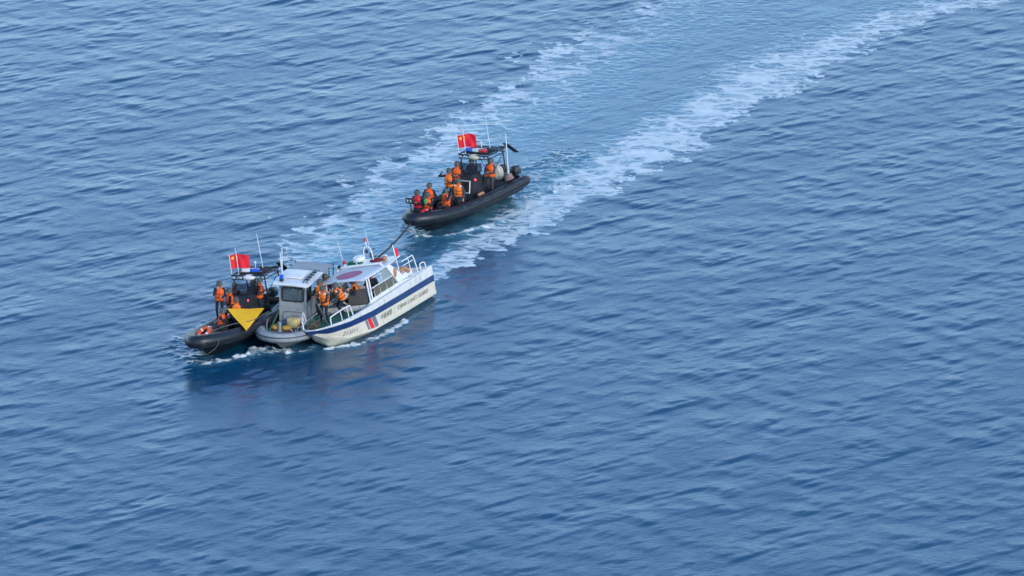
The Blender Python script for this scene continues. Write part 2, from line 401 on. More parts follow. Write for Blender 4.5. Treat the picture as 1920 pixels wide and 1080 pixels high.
    # sharpen the patchiness of the foam with broken edges
    foam = np.clip(foam + 0.10 * (n_a * foam), 0, 1)
    for pts, hw, dn in wash:
        pts = [p.to_tuple()[:2] for p in crom([(*p, 0) for p in pts], 5)] if len(pts) > 2 else pts
        dd, l_, p_ = polyline_field(X, Y, pts)
        g = np.clip(1.25 - (dd / (hw * np.clip(1.0 + 0.35 * n_c, 0.4, 1.8))), 0, 1)
        g = sstep(0, 0.8, g)
        foam = np.maximum(foam, dn * g); aer = np.maximum(aer, 0.2 * dn * sstep(0, 1, 2.0 - dd / hw)); bump += 0.07 * dn * g * np.clip(0.8 + 0.4 * n_c, 0, 2); rough = np.maximum(rough, 0.6 * g)
    # a little more chop thrown back in front of the rafted hulls
    choppy = np.zeros(X.shape)
    for b, xa, xb, yy in (('B', 4.5, -3, 2.6), ('D', 4, 3, 0), ('C', 4, -5, 2.6)):
        dd, l_, p_ = polyline_field(X, Y, [W(b, (xa, yy, 0)), W(b, (xb, yy, 0))])
        choppy = np.maximum(choppy, 0.45 * (1 - sstep(1.0, 5.0, dd)))
    amp = 1 - calm + choppy
    Z = z * amp * (1 - 0.35 * rough) + churn * rough * 1.0 + bump
    PX = X + cx * amp * (1 - 0.5 * rough); PY = Y + cy * amp * (1 - 0.5 * rough)
    # fade the swell at the rim of the block, then wide skirts to the horizon
    edge = np.minimum(np.minimum(X - x0, x1 - X), np.minimum(Y - y0, y1 - Y)); fade = sstep(0, 3.0, edge)
    PX = X + (PX - X) * fade; PY = Y + (PY - Y) * fade
    grow = np.array([0.5, 1.5, 3, 6, 12, 25, 50, 100, 220, 500, 1200, 3000, 8000.0])
    fx = np.concatenate([x0 - grow[::-1], xs, xs[-1] + grow]); fy = np.concatenate([y0 - grow[::-1], ys, ys[-1] + grow])
    g = len(grow); NX, NY = len(fx), len(fy)
    GX, GY = np.meshgrid(fx, fy); GZ = np.zeros_like(GX); GF = np.zeros_like(GX); GA = np.zeros_like(GX)
    sl = np.s_[g:g + ny, g:g + nx]
    GX[sl] = PX; GY[sl] = PY; GZ[sl] = Z; GF[sl] = foam * fade; GA[sl] = aer * fade
    co = np.stack([GX, GY, GZ], -1).reshape(-1, 3).astype(np.float32)
    idx = np.arange(NX * NY).reshape(NY, NX)
    q = np.stack([idx[:-1, :-1], idx[:-1, 1:], idx[1:, 1:], idx[1:, :-1]], -1).reshape(-1, 4).astype(np.int32)
    me = bpy.data.meshes.new('water')
    me.vertices.add(len(co)); me.vertices.foreach_set('co', co.ravel())
    me.loops.add(q.size); me.loops.foreach_set('vertex_index', q.ravel())
    me.polygons.add(len(q)); me.polygons.foreach_set('loop_start', np.arange(0, q.size, 4, dtype=np.int32))
    me.polygons.foreach_set('use_smooth', np.ones(len(q), dtype=bool))
    me.update(calc_edges=True)
    for nm, arr in (('foam', GF), ('aerated', GA)):
        a = me.attributes.new(nm, 'FLOAT', 'POINT'); a.data.foreach_set('value', arr.reshape(-1).astype(np.float32))
    o = bpy.data.objects.new('water', me); COL.objects.link(o)
    o['kind'] = 'structure'
    o['label'] = 'choppy blue open sea with a broad pale foam wake'
    # material
    m, t, b = new_mat('sea_water'); N = t.nodes.new; Lk = t.links.new
    tc = N('ShaderNodeTexCoord')
    af = N('ShaderNodeAttribute'); af.attribute_name = 'foam'; aa = N('ShaderNodeAttribute'); aa.attribute_name = 'aerated'
    def math_(op, a, b_=None, c_=None):
        n_ = N('ShaderNodeMath'); n_.operation = op
        for i, v in enumerate((a, b_, c_)):
            if v is None: continue
            if isinstance(v, (int, float)): n_.inputs[i].default_value = v
            else: Lk(v, n_.inputs[i])
        return n_.outputs[0]
    def noise_(scale, detail, vec, rough_=0.55, dist=0.0):
        n_ = N('ShaderNodeTexNoise'); n_.inputs['Scale'].default_value = scale; n_.inputs['Detail'].default_value = detail
        n_.inputs['Roughness'].default_value = rough_; n_.inputs['Distortion'].default_value = dist; Lk(vec, n_.inputs['Vector']); return n_
    flat = N('ShaderNodeVectorMath'); flat.operation = 'MULTIPLY'; flat.inputs[1].default_value = (1, 1, 0); Lk(tc.outputs['Object'], flat.inputs[0])
    strm = N('ShaderNodeVectorMath'); strm.operation = 'MULTIPLY'; strm.inputs[1].default_value = (0.48, 1.0, 0); Lk(tc.outputs['Object'], strm.inputs[0])
    dn = noise_(0.9, 2, flat.outputs[0])
    off = N('ShaderNodeVectorMath'); off.operation = 'MULTIPLY_ADD'; off.inputs[1].default_value = (0.9, 0.9, 0); Lk(dn.outputs['Color'], off.inputs[0]); Lk(strm.outputs[0], off.inputs[2])
    def lace(scale, wdt):
        v = N('ShaderNodeTexVoronoi'); v.feature = 'DISTANCE_TO_EDGE'; v.inputs['Scale'].default_value = scale; Lk(off.outputs[0], v.inputs['Vector'])
        mr = N('ShaderNodeMapRange'); mr.interpolation_type = 'SMOOTHSTEP'; mr.inputs[1].default_value = 0; mr.inputs[2].default_value = wdt; mr.inputs[3].default_value = 1; mr.inputs[4].default_value = 0
        Lk(v.outputs['Distance'], mr.inputs[0]); return mr.outputs[0]
    l1 = lace(0.95, 0.17); l2 = lace(2.3, 0.20)
    fn = noise_(1.6, 5, off.outputs[0], 0.65)
    pat = math_('ADD', math_('MULTIPLY', l1, 0.42), math_('ADD', math_('MULTIPLY', l2, 0.26), math_('MULTIPLY', fn.outputs['Fac'], 0.62)))
    thr = math_('SUBTRACT', 1.46, math_('MULTIPLY', af.outputs['Fac'], 1.22))
    mrf = N('ShaderNodeMapRange'); mrf.interpolation_type = 'SMOOTHSTEP'
    Lk(math_('SUBTRACT', pat, thr), mrf.inputs[0]); mrf.inputs[1].default_value = -0.16; mrf.inputs[2].default_value = 0.42; mrf.inputs[3].default_value = 0; mrf.inputs[4].default_value = 0.88
    foamf = math_('MULTIPLY', mrf.outputs[0], math_('ADD', 0.52, math_('MULTIPLY', math_('MAXIMUM', math_('MULTIPLY', l1, math_('ADD', 0.3, fn.outputs['Fac'])), math_('MULTIPLY', l2, 0.7)), 0.6)))
    foamf = math_('MINIMUM', foamf, 0.95)
    # water body
    mixb = N('ShaderNodeMix'); mixb.data_type = 'RGBA'; mixb.inputs[6].default_value = (0.004, 0.066, 0.138, 1); mixb.inputs[7].default_value = (0.13, 0.33, 0.42, 1)
    an_ = noise_(0.7, 2, flat.outputs[0])
    Lk(math_('MULTIPLY', aa.outputs['Fac'], math_('ADD', 0.35, math_('MULTIPLY', an_.outputs['Fac'], 1.0))), mixb.inputs[0])
    mixf = N('ShaderNodeMix'); mixf.data_type = 'RGBA'; Lk(foamf, mixf.inputs[0]); Lk(mixb.outputs[2], mixf.inputs[6]); mixf.inputs[7].default_value = (0.82, 0.88, 0.86, 1)
    Lk(mixf.outputs[2], b.inputs['Base Color'])
    b.inputs['IOR'].default_value = 1.36; b.inputs['Specular IOR Level'].default_value = 1.0
    Lk(math_('ADD', 0.18, math_('MULTIPLY', foamf, 0.5)), b.inputs['Roughness'])
    # fine ripples
    mp = N('ShaderNodeMapping'); mp.inputs['Rotation'].default_value = (0, 0, -crest); mp.inputs['Scale'].default_value = (0.55, 1.25, 1); Lk(flat.outputs[0], mp.inputs['Vector'])
    r1 = noise_(4.6, 3, mp.outputs[0], 0.6, 0.3)
    bp = N('ShaderNodeBump'); bp.inputs['Strength'].default_value = 1.0; bp.inputs['Distance'].default_value = 0.010
    r2 = noise_(11.0, 2, mp.outputs[0], 0.6, 0.4)
    Lk(math_('ADD', math_('ADD', r1.outputs['Fac'], math_('MULTIPLY', r2.outputs['Fac'], 0.55)), math_('MULTIPLY', foamf, 0.9)), bp.inputs['Height']); Lk(bp.outputs[0], b.inputs['Normal'])
    me.materials.append(m)
    return o
build_water()

# ------------------------------------------------------------------ shared boat pieces
def star_poly(c, r, rot=0, inner=0.40):
    return [(c[0] + (r if k % 2 == 0 else r * inner) * math.sin(rot + PI * k / 5), c[1] + (r if k % 2 == 0 else r * inner) * math.cos(rot + PI * k / 5)) for k in range(10)]
def add_flag(parent, o, w_, h_, fly, stars=True, phase=0.0):
    """o: top hoist corner in boat coordinates, fly: unit vector the cloth streams along"""
    o = Vector(o); fly = Vector(fly).normalized(); up = Vector((0, 0, 1)); nrm = fly.cross(up).normalized()
    def S(u, v): # u 0..1 along the fly, v 0..1 down
        a = 0.07 * u ** 0.6 * math.sin(7.5 * u + 1.6 * v + phase) + 0.025 * math.sin(15 * u - 3 * v + phase) * u
        return o + fly * (w_ * u * 0.96) - up * (h_ * v + 0.09 * w_ * u * u + 0.02 * math.sin(6 * u + phase)) + nrm * (a * w_ * 2.0)
    rows = [[S(u / 16, v / 8) for u in range(17)] for v in range(9)]
    f = MB().sheet(rows, 0.008).build('flag', 'red', parent)
    if stars:
        specs = [((0.167, 0.25), 0.15, 0)] + [((cx_, cy_), 0.052, a) for cx_, cy_, a in ((0.333, 0.10, 0.4), (0.40, 0.20, 0.9), (0.40, 0.35, 1.4), (0.333, 0.45, 0.2))]
        for (c, r, a) in specs:
            poly = star_poly((0, 0), r, a)
            pts = [S(c[0] + p[0] * h_ / w_, c[1] - p[1]) for p in poly]; ctr = S(*c)
            d = nrm * 0.016
            mb = MB(); n = len(pts)
            mb.add([ctr + d] + [p + d for p in pts] + [ctr - d] + [p - d for p in pts],
                   [(0, 1 + i, 1 + (i + 1) % n) for i in range(n)] + [(n + 1, n + 2 + (i + 1) % n, n + 2 + i) for i in range(n)] + [(1 + i, n + 2 + i, n + 2 + (i + 1) % n, 1 + (i + 1) % n) for i in range(n)])
            mb.build('star', 'yellow', f, smooth=False)
    return f
def loft_hull(xs, sect, name, material, parent, close_front=True):
    rows = [[Vector(p) for p in sect(x)] for x in xs]
    full = [[Vector((p.x, -p.y, p.z)) for p in r_] + [p for p in r_[::-1]][1:] for r_ in [r2[::-1] for r2 in rows]]
    mb = MB(); mb.grid(full)
    n = len(full[0])
    for r_ in ([full[0]] + ([full[-1]] if close_front else [])):
        mb.add(r_, [tuple(range(n))])
    return mb.build(name, material, parent, angle=28)

# ------------------------------------------------------------------ black rigid inflatable boats
def make_rib(key, label, variant):
    root = empty('rigid_inflatable_boat', BOAT[key]); tag(root, label, 'inflatable boat', 'black inflatable boats with roll bar racks')
    half = [(-4.2, 1.16, 0.52), (-2.5, 1.19, 0.52), (-0.5, 1.19, 0.55), (1.4, 1.11, 0.61), (2.6, 0.93, 0.70), (3.45, 0.62, 0.79), (3.95, 0.28, 0.84)]
    ctr = crom(half + [(4.1, 0, 0.855)] + [(x, -y, z) for x, y, z in half[::-1]], 6)
    rad = [0.285 + 0.035 * max(0.0, min(1.0, (p.x - 0.5) / 2.5)) for p in ctr]
    pts = [Vector((-4.62, 1.14, 0.54)), Vector((-4.45, 1.15, 0.53))] + ctr + [Vector((-4.45, -1.15, 0.53)), Vector((-4.62, -1.14, 0.54))]
    rad = [0.12, 0.22] + rad + [0.22, 0.12]
    tube = MB().tube(pts, rad, 20).build('inflatable_tube', 'rubber', root)
    # rubbing strakes along the outside of the tube
    for s_ in (1, -1):
        line = [Vector((x, s_ * y, z)) for x, y, z in half]
        out = []
        for i, p in enumerate(line):
            t = (line[min(i + 1, len(line) - 1)] - line[max(i - 1, 0)]).normalized(); nrm = Vector((t.y, -t.x, 0)).normalized() * (-s_)
            out.append(p + nrm * (0.290 + 0.03 * max(0.0, min(1.0, (p.x - 0.5) / 2.5))) + Vector((0, 0, -0.03)))
        MB().tube(crom(out, 4), 0.028, 6).build('rubbing_strake', 'patch', tube)
        gl_ = []
        for i in range(len(line) - 1):
            for k in range(12):
                u_ = k / 12; p = line[i].lerp(line[i + 1], u_); t = (line[i + 1] - line[i]).normalized(); nrm = Vector((t.y, -t.x, 0)).normalized() * (-s_)
                gl_.append(p + nrm * 0.22 + Vector((0, 0, 0.20 - 0.035 * abs(math.sin(PI * (k % 6) / 6)))))
        MB().tube(gl_, 0.012, 5).build('grab_line', 'ropegrey', tube)
        for x in (-3.7, -2.35, -1.0, 0.35, 1.7):
            y = ip(x, [h[0] for h in half], [h[1] for h in half]); z = ip(x, [h[0] for h in half], [h[2] for h in half])
            MB().ell((x, s_ * (y + 0.14), z + 0.245), (0.13, 0.055, 0.02), rotx(-s_ * 30), 12, 5).build('grab_patch', 'patch', tube)
    for x, s_ in ((0.9, 1), (2.4, 1), (-1.8, 1)):          # glued seams: thin bands round the tube
        i = min(range(len(ctr)), key=lambda k: abs(ctr[k].x - x) + (0 if ctr[k].y * s_ > 0 else 9))
        c = ctr[i]; t = (ctr[i + 1] - ctr[i - 1]).normalized(); a = t.cross(Vector((0, 0, 1))).normalized(); b_ = a.cross(t)
        MB().tube([c + (a * math.cos(q) + b_ * math.sin(q)) * 0.284 for q in [2 * PI * k / 24 for k in range(24)]], 0.007, 4, closed=True).build('tube_seam', 'console', tube)
    hx = [-4.25, -3, -1.5, 0, 1.2, 2.2, 3.0, 3.5, 3.85]
    def sec(x):
        zk = ip(x, [-4.25, 0, 2, 3, 3.5, 3.9], [-0.42, -0.42, -0.34, -0.10, 0.25, 0.66])
        yc = ip(x, [-4.25, 0, 2, 3, 3.6, 3.9], [0.98, 0.98, 0.78, 0.46, 0.2, 0.06]); zc = ip(x, [-4.25, 0, 2, 3, 3.9], [0.02, 0.05, 0.2, 0.38, 0.70])
        ysh = ip(x, [-4.25, 0, 2, 3, 3.6, 3.9], [1.05, 1.08, 0.95, 0.66, 0.38, 0.2]); zs_ = ip(x, [-4.25, 0, 2, 3.9], [0.40, 0.42, 0.50, 0.74])
        return [(x, 0, zk), (x, yc * 0.55, zk + (zc - zk) * 0.5), (x, yc, zc), (x, yc + 0.05, zc + 0.03), (x, ysh, zs_)]
    loft_hull(hx, sec, 'hull', 'hullblack', root)
    MB().box((3.78, 0, 0.50), (0.34, 0.16, 0.24), roty(-35), 0.03).build('bow_bumper', 'rubber', root)
    dxs = [-4.1, -2, 0, 1.5, 2.6, 3.3]
    MB().grid([[(x, -y, 0.45), (x, y, 0.45)] for x, y in zip(dxs, (0.95, 0.98, 0.98, 0.86, 0.62, 0.34))]).build('deck', 'deckblack', root)
    MB().box((-4.18, 0, 0.42), (0.1, 1.8, 0.75), None, 0.02).build('transom', 'hullblack', root)
    # console with its framed window
    prof = [(-0.39, 0.34), (-0.72, 1.55), (-0.95, 1.72), (-1.35, 1.72), (-1.5, 1.3), (-1.55, 0.34)]
    con = MB().prism([(x, -0.52, z) for x, z in prof], (0, 1.04, 0)).build('console', 'console', root, angle=25)
    n_ = Vector((math.cos(R(15)), 0, math.sin(R(15)))); tv = Vector((-math.sin(R(15)), 0, math.cos(R(15))))
    c0 = Vector((-0.57, 0.02, 1.02)) + n_ * 0.004
    def quad(cy0, cy1, s0, s1, dn): return [c0 + Vector((0, y, 0)) + tv * s + n_ * dn for y, s in ((cy0, s0), (cy1, s0), (cy1, s1), (cy0, s1))]
    if variant == 'far':
        fr = []
        for k in range(4):
            fr.append(quad(-0.34, 0.34, -0.24, 0.36, 0.02)[k])
        MB().tube(crom(fr, 1, True), 0.035, 6, closed=True).build('window_frame', 'whitepaint', con)
        MB().prism(quad(-0.32, 0.32, -0.22, 0.34, 0.0), n_ * 0.012).build('window_pane', 'hullblack', con, smooth=False)
    else:
        MB().prism(quad(-0.3, 0.3, -0.2, 0.34, 0.0), n_ * 0.014).build('access_hatch', 'deckblack', con, smooth=False)
    MB().ell((-0.72, 0.36, 1.46) if variant != 'far' else (-0.88, 0.53, 1.40), (0.05, 0.04, 0.05)).build('red_lamp', 'redlamp', con)
    MB().sheet([[Vector((-0.80, y, 1.70)) + Vector((-0.10 * abs(y) / 0.55, 0, 0)), Vector((-1.02, y * 0.97, 2.2)) + Vector((-0.10 * abs(y) / 0.55, 0, 0))] for y in np.linspace(-0.6, 0.6, 9)], 0.012).build('windscreen', 'smoke', con)
    for s_ in (1, -1):
        MB().prism([(-0.9, s_ * 0.61, 1.68), (-1.12, s_ * 0.59, 2.2), (-1.42, s_ * 0.6, 2.15), (-1.42, s_ * 0.61, 1.70)], (0, s_ * 0.012, 0)).build('side_screen', 'smoke', con, smooth=False)
    MB().tube([(-1.5, 0.2 * math.cos(a), 1.45 + 0.2 * math.sin(a)) for a in np.linspace(0, 2 * PI, 18)[:-1]], 0.018, 6, closed=True).build('steering_wheel', 'blackmetal', con)
    # jockey seats
    for (x, y) in ((-1.95, 0), (-2.75, 0), (0.35, -0.3), (0.35, 0.35), (1.35, 0)):
        st = MB().box((x, y, 0.66), (0.62, 0.36, 0.42), None, 0.05).build('seat_pod', 'console', root)
        MB().box((x, y, 0.92), (0.60, 0.33, 0.12), None, 0.05).build('seat_cushion', 'deckblack', st)
        MB().box((x - 0.3, y, 1.08), (0.09, 0.3, 0.34), roty(-8), 0.04).build('seat_back', 'deckblack', st)
    # roll bar, rack and its lights
    rk = empty('roll_bar_rack'); rk.parent = root
    posts = [(-1.75, -0.86), (-1.75, 0.86), (-3.05, -0.9), (-3.05, 0.9)]
    for (x, y) in posts:
        MB().tube(crom([(x - 0.05, y * 1.06, 0.5), (x, y, 1.3), (x + 0.02, y * 0.98, 2.1), (x, y * 0.95, 2.42)], 4), 0.034, 8).build('post', 'blackmetal', rk)
    for zz, rr_ in ((2.44, 0.034), (2.26, 0.025)):
        MB().tube(crom([(-1.62, -0.75, zz), (-1.62, 0.75, zz), (-1.78, 0.88, zz), (-3.0, 0.88, zz), (-3.15, 0.75, zz), (-3.15, -0.75, zz), (-3.0, -0.88, zz), (-1.78, -0.88, zz)], 3, True), rr_, 8, closed=True).build('rack_rail', 'blackmetal', rk)
    for x in (-1.95, -2.2, -2.45, -2.7, -2.95):
        MB().tube([(x, -0.88, 2.44), (x, 0.88, 2.44)], 0.022, 6).build('rack_bar', 'blackmetal', rk)
    MB().box((-2.45, 0.0, 2.40), (1.0, 1.3, 0.03), None, 0.008).build('rack_tray', 'blackmetal', rk)
    MB().tube([(-3.05, 0.9, 2.3), (-3.0, 0.2, 1.2)], 0.015, 6).build('brace', 'blackmetal', rk)
    MB().tube([(-3.05, -0.9, 2.3), (-3.0, -0.2, 1.2)], 0.015, 6).build('brace', 'blackmetal', rk)
    lb = MB().box((-1.95, 0.0, 2.52), (0.24, 1.22, 0.06), None, 0.02).build('light_bar', 'blackmetal', root)
    cols = (('bluelens', -0.42), ('whitelens', 0.0), ('redlens', 0.42)) if variant == 'far' else (('whitepaint', -0.22), ('bluelens', 0.24))
    for cm, y in cols:
        MB().box((-1.95, y, 2.63), (0.26, 0.42 if variant == 'far' else 0.46, 0.17), None, 0.05, (0.85, 0.97)).build('light_lens', cm, lb)
    MB().ell((-1.66, 0.05, 2.34), (0.2, 0.36, 0.15)).build('radar_dome', 'fender' if variant == 'far' else 'whitepaint', root)
    for y in (-0.72, -0.35, 0.62):
        hl = MB().box((-1.6, y, 2.36), (0.12, 0.17, 0.13), None, 0.03).build('flood_light', 'blackmetal', root)
        MB().box((-1.535, y, 2.36), (0.02, 0.13, 0.10), None, 0.005).build('lens', 'whitelens', hl)
    MB().tube([(-2.3, 0.1, 2.44), (-2.3, 0.1, 2.86)], 0.02, 6).build('camera_post', 'antenna', root)
    MB().ell((-2.3, 0.1, 2.9), (0.07, 0.07, 0.08)).build('masthead_light', 'whitelens', root)
    # antennas
    MB().tube([(-1.85, -0.6, 2.42), (-1.85, -0.62, 3.75)], [0.022, 0.014], 6).build('antenna', 'antenna', root)
    MB().tube([(-3.1, 0.05, 2.4), (-3.2, -0.12, 4.1)], [0.022, 0.012], 6).build('antenna', 'antenna', root)
    MB().tube([(-3.2, 0.92, 0.9), (-3.28, 0.98, 3.15)], [0.04, 0.024], 8).build('antenna', 'antenna', root)
    MB().tube([(-1.7, -0.9, 2.2), (-1.7, -0.92, 3.46)], 0.018, 6).build('flagpole', 'antenna', root)
    d = root.matrix_world.to_3x3().inverted() @ Vector((1, 0.15, 0))
    add_flag(root, (-1.7, -0.92, 3.42), 0.98, 0.68, (d.x, d.y, 0), True, 0.4 if variant == 'far' else 2.1)
    # rolled awning sticking out behind the rack
    MB().box((-3.95, 0.72, 2.22), (1.15, 0.30, 0.08), roty(-38), 0.03).build('folded_awning', 'blackmetal', root)
    MB().box((-3.35, 0.62, 2.42), (0.5, 0.16, 0.09), roty(-12), 0.03).build('folded_awning', 'deckblack', root)
    for ch in root.children:
        k_ = ch.name.split('.')[0]
        if k_ in ('roll_bar_rack', 'light_bar', 'radar_dome', 'flood_light', 'camera_post', 'masthead_light', 'antenna', 'flagpole', 'flag', 'folded_awning', 'console'): ch.location.z += 0.10
    # engines
    for y in (-0.42, 0.42):
        en = MB().box((-4.55, y, 0.95), (0.62, 0.44, 0.5), None, 0.12, (0.85, 0.85)).build('outboard_engine', 'engine', root)
        MB().box((-4.5, y, 0.35), (0.24, 0.2, 0.8), None, 0.05).build('engine_leg', 'engine', en)
    return root
ribA = make_rib('A', 'black inflatable boat trailing alone behind the white cabin boat', 'far')
ribB = make_rib('B', 'black inflatable boat leftmost in the raft, orange life ring on its bow', 'near')

# ------------------------------------------------------------------ white patrol cutter
def text_mesh(body, size, shear=0.0):
    cu = bpy.data.curves.new('txt', 'FONT'); cu.body = body; cu.size = size; cu.shear = shear; cu.resolution_u = 3; cu.offset = 0.0; cu.space_character = 1.08
    ob = bpy.data.objects.new('txt', cu); COL.objects.link(ob)
    bpy.context.view_layer.update()
    dg = bpy.context.evaluated_depsgraph_get()
    me = bpy.data.meshes.new_from_object(ob.evaluated_get(dg))
    vs_ = [v.co.copy() for v in me.vertices]; fs_ = [tuple(p.vertices) for p in me.polygons]
    bpy.data.objects.remove(ob); bpy.data.curves.remove(cu); bpy.data.meshes.remove(me)
    return vs_, fs_
def make_white_boat():
    root = empty('patrol_boat', BOAT['C']); tag(root, 'white patrol boat with blue hull stripe and red circle on its roof', 'boat')
    SX = [-5.45, -2, 1, 2.8, 3.5, 3.95, 4.22, 4.40, 4.48]
    def ys(x): return ip(x, SX, [1.36, 1.45, 1.45, 1.32, 1.08, 0.82, 0.60, 0.38, 0.16])
    def zs(x): return ip(x, SX, [1.37, 1.33, 1.28, 1.24, 1.22, 1.21, 1.2, 1.2, 1.2])
    def yc(x): return ip(x, SX, [1.22, 1.24, 1.2, 0.84, 0.52, 0.26, 0.13, 0.06, 0.02])
    def zc(x): return ip(x, SX, [-0.05, -0.02, 0.03, 0.22, 0.42, 0.66, 0.84, 0.97, 1.03])
    def zk(x): return ip(x, [-5.45, 1, 2.4, 3.2, 3.85, 4.48], [-0.38, -0.38, -0.25, -0.03, 0.60, 1.02])
    def side(x, z):
        z0 = zc(x) + 0.03; t = (z - z0) / (zs(x) - z0)
        a = yc(x) + 0.05 * min(1, yc(x) / 0.4); return a + (ys(x) - a) * t
    def sec(x):
        a = [(x, 0, zk(x)), (x, yc(x) * 0.5, zk(x) + (zc(x) - zk(x)) * 0.48), (x, yc(x), zc(x))]
        z0 = zc(x) + 0.03
        return a + [(x, side(x, z0 + (zs(x) - z0) * t), z0 + (zs(x) - z0) * t) for t in (0, 0.33, 0.66, 1)]
    xs = [-5.45, -5, -4, -3, -2, -1, 0, 1, 1.5, 2.0, 2.4, 2.8, 3.1, 3.35, 3.55, 3.75, 3.95, 4.08, 4.2, 4.3, 4.40, 4.48]
    loft_hull(xs, sec, 'hull', 'cream', root)
    def zt(x): return ip(x, [-5.45, 1.1, 3.2, 4.2, 4.48], [0.93, 1.02, 1.10, 1.16, 1.175])
    def zb(x): return ip(x, [-5.45, 1.1, 3.0, 3.9, 4.48], [0.62, 0.72, 0.80, 0.84, 1.06])
    for s_ in (1, -1):
        rows = [[(x, s_ * (side(x, z) + 0.014), z) for z in (max(zb(x), zc(x) + 0.04), (max(zb(x), zc(x) + 0.04) + zt(x)) / 2, zt(x))] for x in xs]
        MB().grid(rows).build('blue_stripe', 'stripe', root)
        rows = [[(x, s_ * (side(x, z) + 0.012), z) for z in (zt(x) + 0.003, zs(x) - 0.002)] + [(x, s_ * (ys(x) + 0.012), zs(x) + 0.02), (x, s_ * (ys(x) - 0.06), zs(x) + 0.045), (x, s_ * max(0.02, ys(x) - 0.14), zs(x) + 0.02)] for x in xs]
        MB().grid(rows).build('bulwark', 'white', root)
    MB().grid([[(4.50, y, z) for y in (-0.2, 0, 0.2)] for z in (1.02, 1.19)]).build('stem_band', 'stripe', root)
    MB().tube([(4.46, y, 1.21) for y in (-0.3, 0, 0.3)], 0.035, 6).build('stem_cap', 'white', root)
    MB().tube([(x, side(x, zc(x) + 0.12) + 0.008, zc(x) + 0.12) for x in xs[:16]], 0.022, 6).build('spray_rail', 'cream', root)
    # green inner bulwark and decks
    for s_ in (1, -1):
        MB().grid([[(x, s_ * max(0.02, ys(x) - 0.13), zs(x) + 0.018), (x, s_ * max(0.01, min(ys(x) - 0.17, side(x, 1.10) - 0.05)), max(1.10, zc(x) + 0.06))] for x in xs[8:]]).build('inner_bulwark', 'green', root)
    MB().grid([[(x, -max(0.01, min(ys(x) - 0.13, side(x, 1.10) - 0.04)), max(1.10, zc(x) + 0.06)), (x, max(0.01, min(ys(x) - 0.13, side(x, 1.10) - 0.04)), max(1.10, zc(x) + 0.06))] for x in xs[7:]]).build('foredeck', 'green', root)
    MB().grid([[(x, -ys(x) + 0.1, 0.80), (x, ys(x) - 0.1, 0.80)] for x in xs[:8]]).build('cockpit_deck', 'greydeck', root)
    MB().box((-5.36, 0, 0.85), (0.12, 2.62, 0.98), None, 0.03).build('transom', 'white', root)
    # side decks and coaming below the windows
    for s_ in (1, -1):
        MB().prism([(0.95, s_ * 1.30, 1.28), (0.55, s_ * 1.30, 1.50), (-2.3, s_ * 1.30, 1.52), (-3.2, s_ * 1.3, 1.42), (-5.2, s_ * 1.28, 1.40), (-5.2, s_ * 1.28, 0.8), (0.95, s_ * 1.30, 0.86)], (0, -s_ * 0.10, 0)).build('coaming', 'white', root, angle=20)
    MB().box((0.72, 0, 1.08), (0.12, 2.4, 0.44), None, 0.03).build('dash_bulkhead', 'white', root)
    MB().box((0.35, 0, 1.34), (0.7, 2.2, 0.08), None, 0.02).build('dashboard', 'greydeck', root)
    # windscreen in framed panes
    for (ya, yb) in ((0.08, 1.1),):
        a = [Vector((0.82, ya, 1.36)), Vector((0.82, yb, 1.36)), Vector((0.40, yb, 1.98)), Vector((0.40, ya, 1.98))]
        pn = MB().prism(a, (0.02, 0, 0.014)).build('windscreen_pane', 'bronze', root, smooth=False)
        MB().tube(crom(a, 1, True), 0.022, 6, closed=True).build('frame', 'greydark', pn)
    # pillars
    for s_ in (1, -1):
        for x0_, x1_ in ((0.72, 0.50), (0.50, 0.28)):
            MB().tube([(x0_, s_ * 1.27, 1.4), (x1_, s_ * 1.17, 2.52)], 0.042, 8).build('pillar', 'whitepaint', root)
        MB().tube([(0.66, s_ * 1.25, 1.72), (0.44, s_ * 1.23, 1.74)], 0.02, 6).build('pillar_brace', 'whitepaint', root)
        # rear quarter panel with an oval port
        q = MB().prism([(-1.45, s_ * 1.22, 2.54), (-1.85, s_ * 1.22, 2.54), (-3.0, s_ * 1.27, 1.5), (-2.2, s_ * 1.27, 1.5)], (0, -s_ * 0.05, 0)).build('quarter_panel', 'whitepaint', root, smooth=False)
        MB().ell((-2.12, s_ * 1.245, 2.02), (0.16, 0.035, 0.27), roty(-22)).build('oval_port', 'tan', q)
        MB().box((-0.75, s_ * 1.26, 1.72), (2.0, 0.014, 0.40), None).build('side_window', 'bronze', root)
        for x in (0.18, -0.42, -1.05, -1.72):
            MB().tube([(x, s_ * 1.26, 1.5), (x - 0.04, s_ * 1.245, 1.95)], 0.018, 6).build('window_mullion', 'whitepaint', root)
        MB().tube([(0.3, s_ * 1.25, 1.95), (-1.8, s_ * 1.25, 1.97)], 0.026, 6).build('window_rail', 'whitepaint', root)
        MB().prism([(-0.95, s_ * 1.235, 1.99), (-1.75, s_ * 1.235, 1.99), (-1.55, s_ * 1.2, 2.5), (-0.95, s_ * 1.2, 2.5)], (0, -s_ * 0.01, 0)).build('side_screen', 'plastic', root, smooth=False)
    # roof: crowned sheet, raised rear lip, aft visor
    def rz(x, y): return 2.60 + 0.05 * (1 - (y / 1.25) ** 2) - 0.05 * max(0, x) - 0.10 * max(0, (x - 0.1)) ** 2
    rx = [0.78, 0.74, 0.6, 0.35, 0, -0.5, -1, -1.5, -1.75]
    ry = [-1.28, -1.22, -1.0, -0.6, -0.2, 0.2, 0.6, 1.0, 1.22, 1.28]
    rows = [[(x, y * (0.90 if x > 0.7 else 1), rz(x, y) - (0.05 if abs(y) > 1.25 or x > 0.76 else 0)) for y in ry] for x in rx]
    roof = MB().sheet(rows, -0.05).build('roof', 'roofwhite', root)
    cpts = []
    rings = []
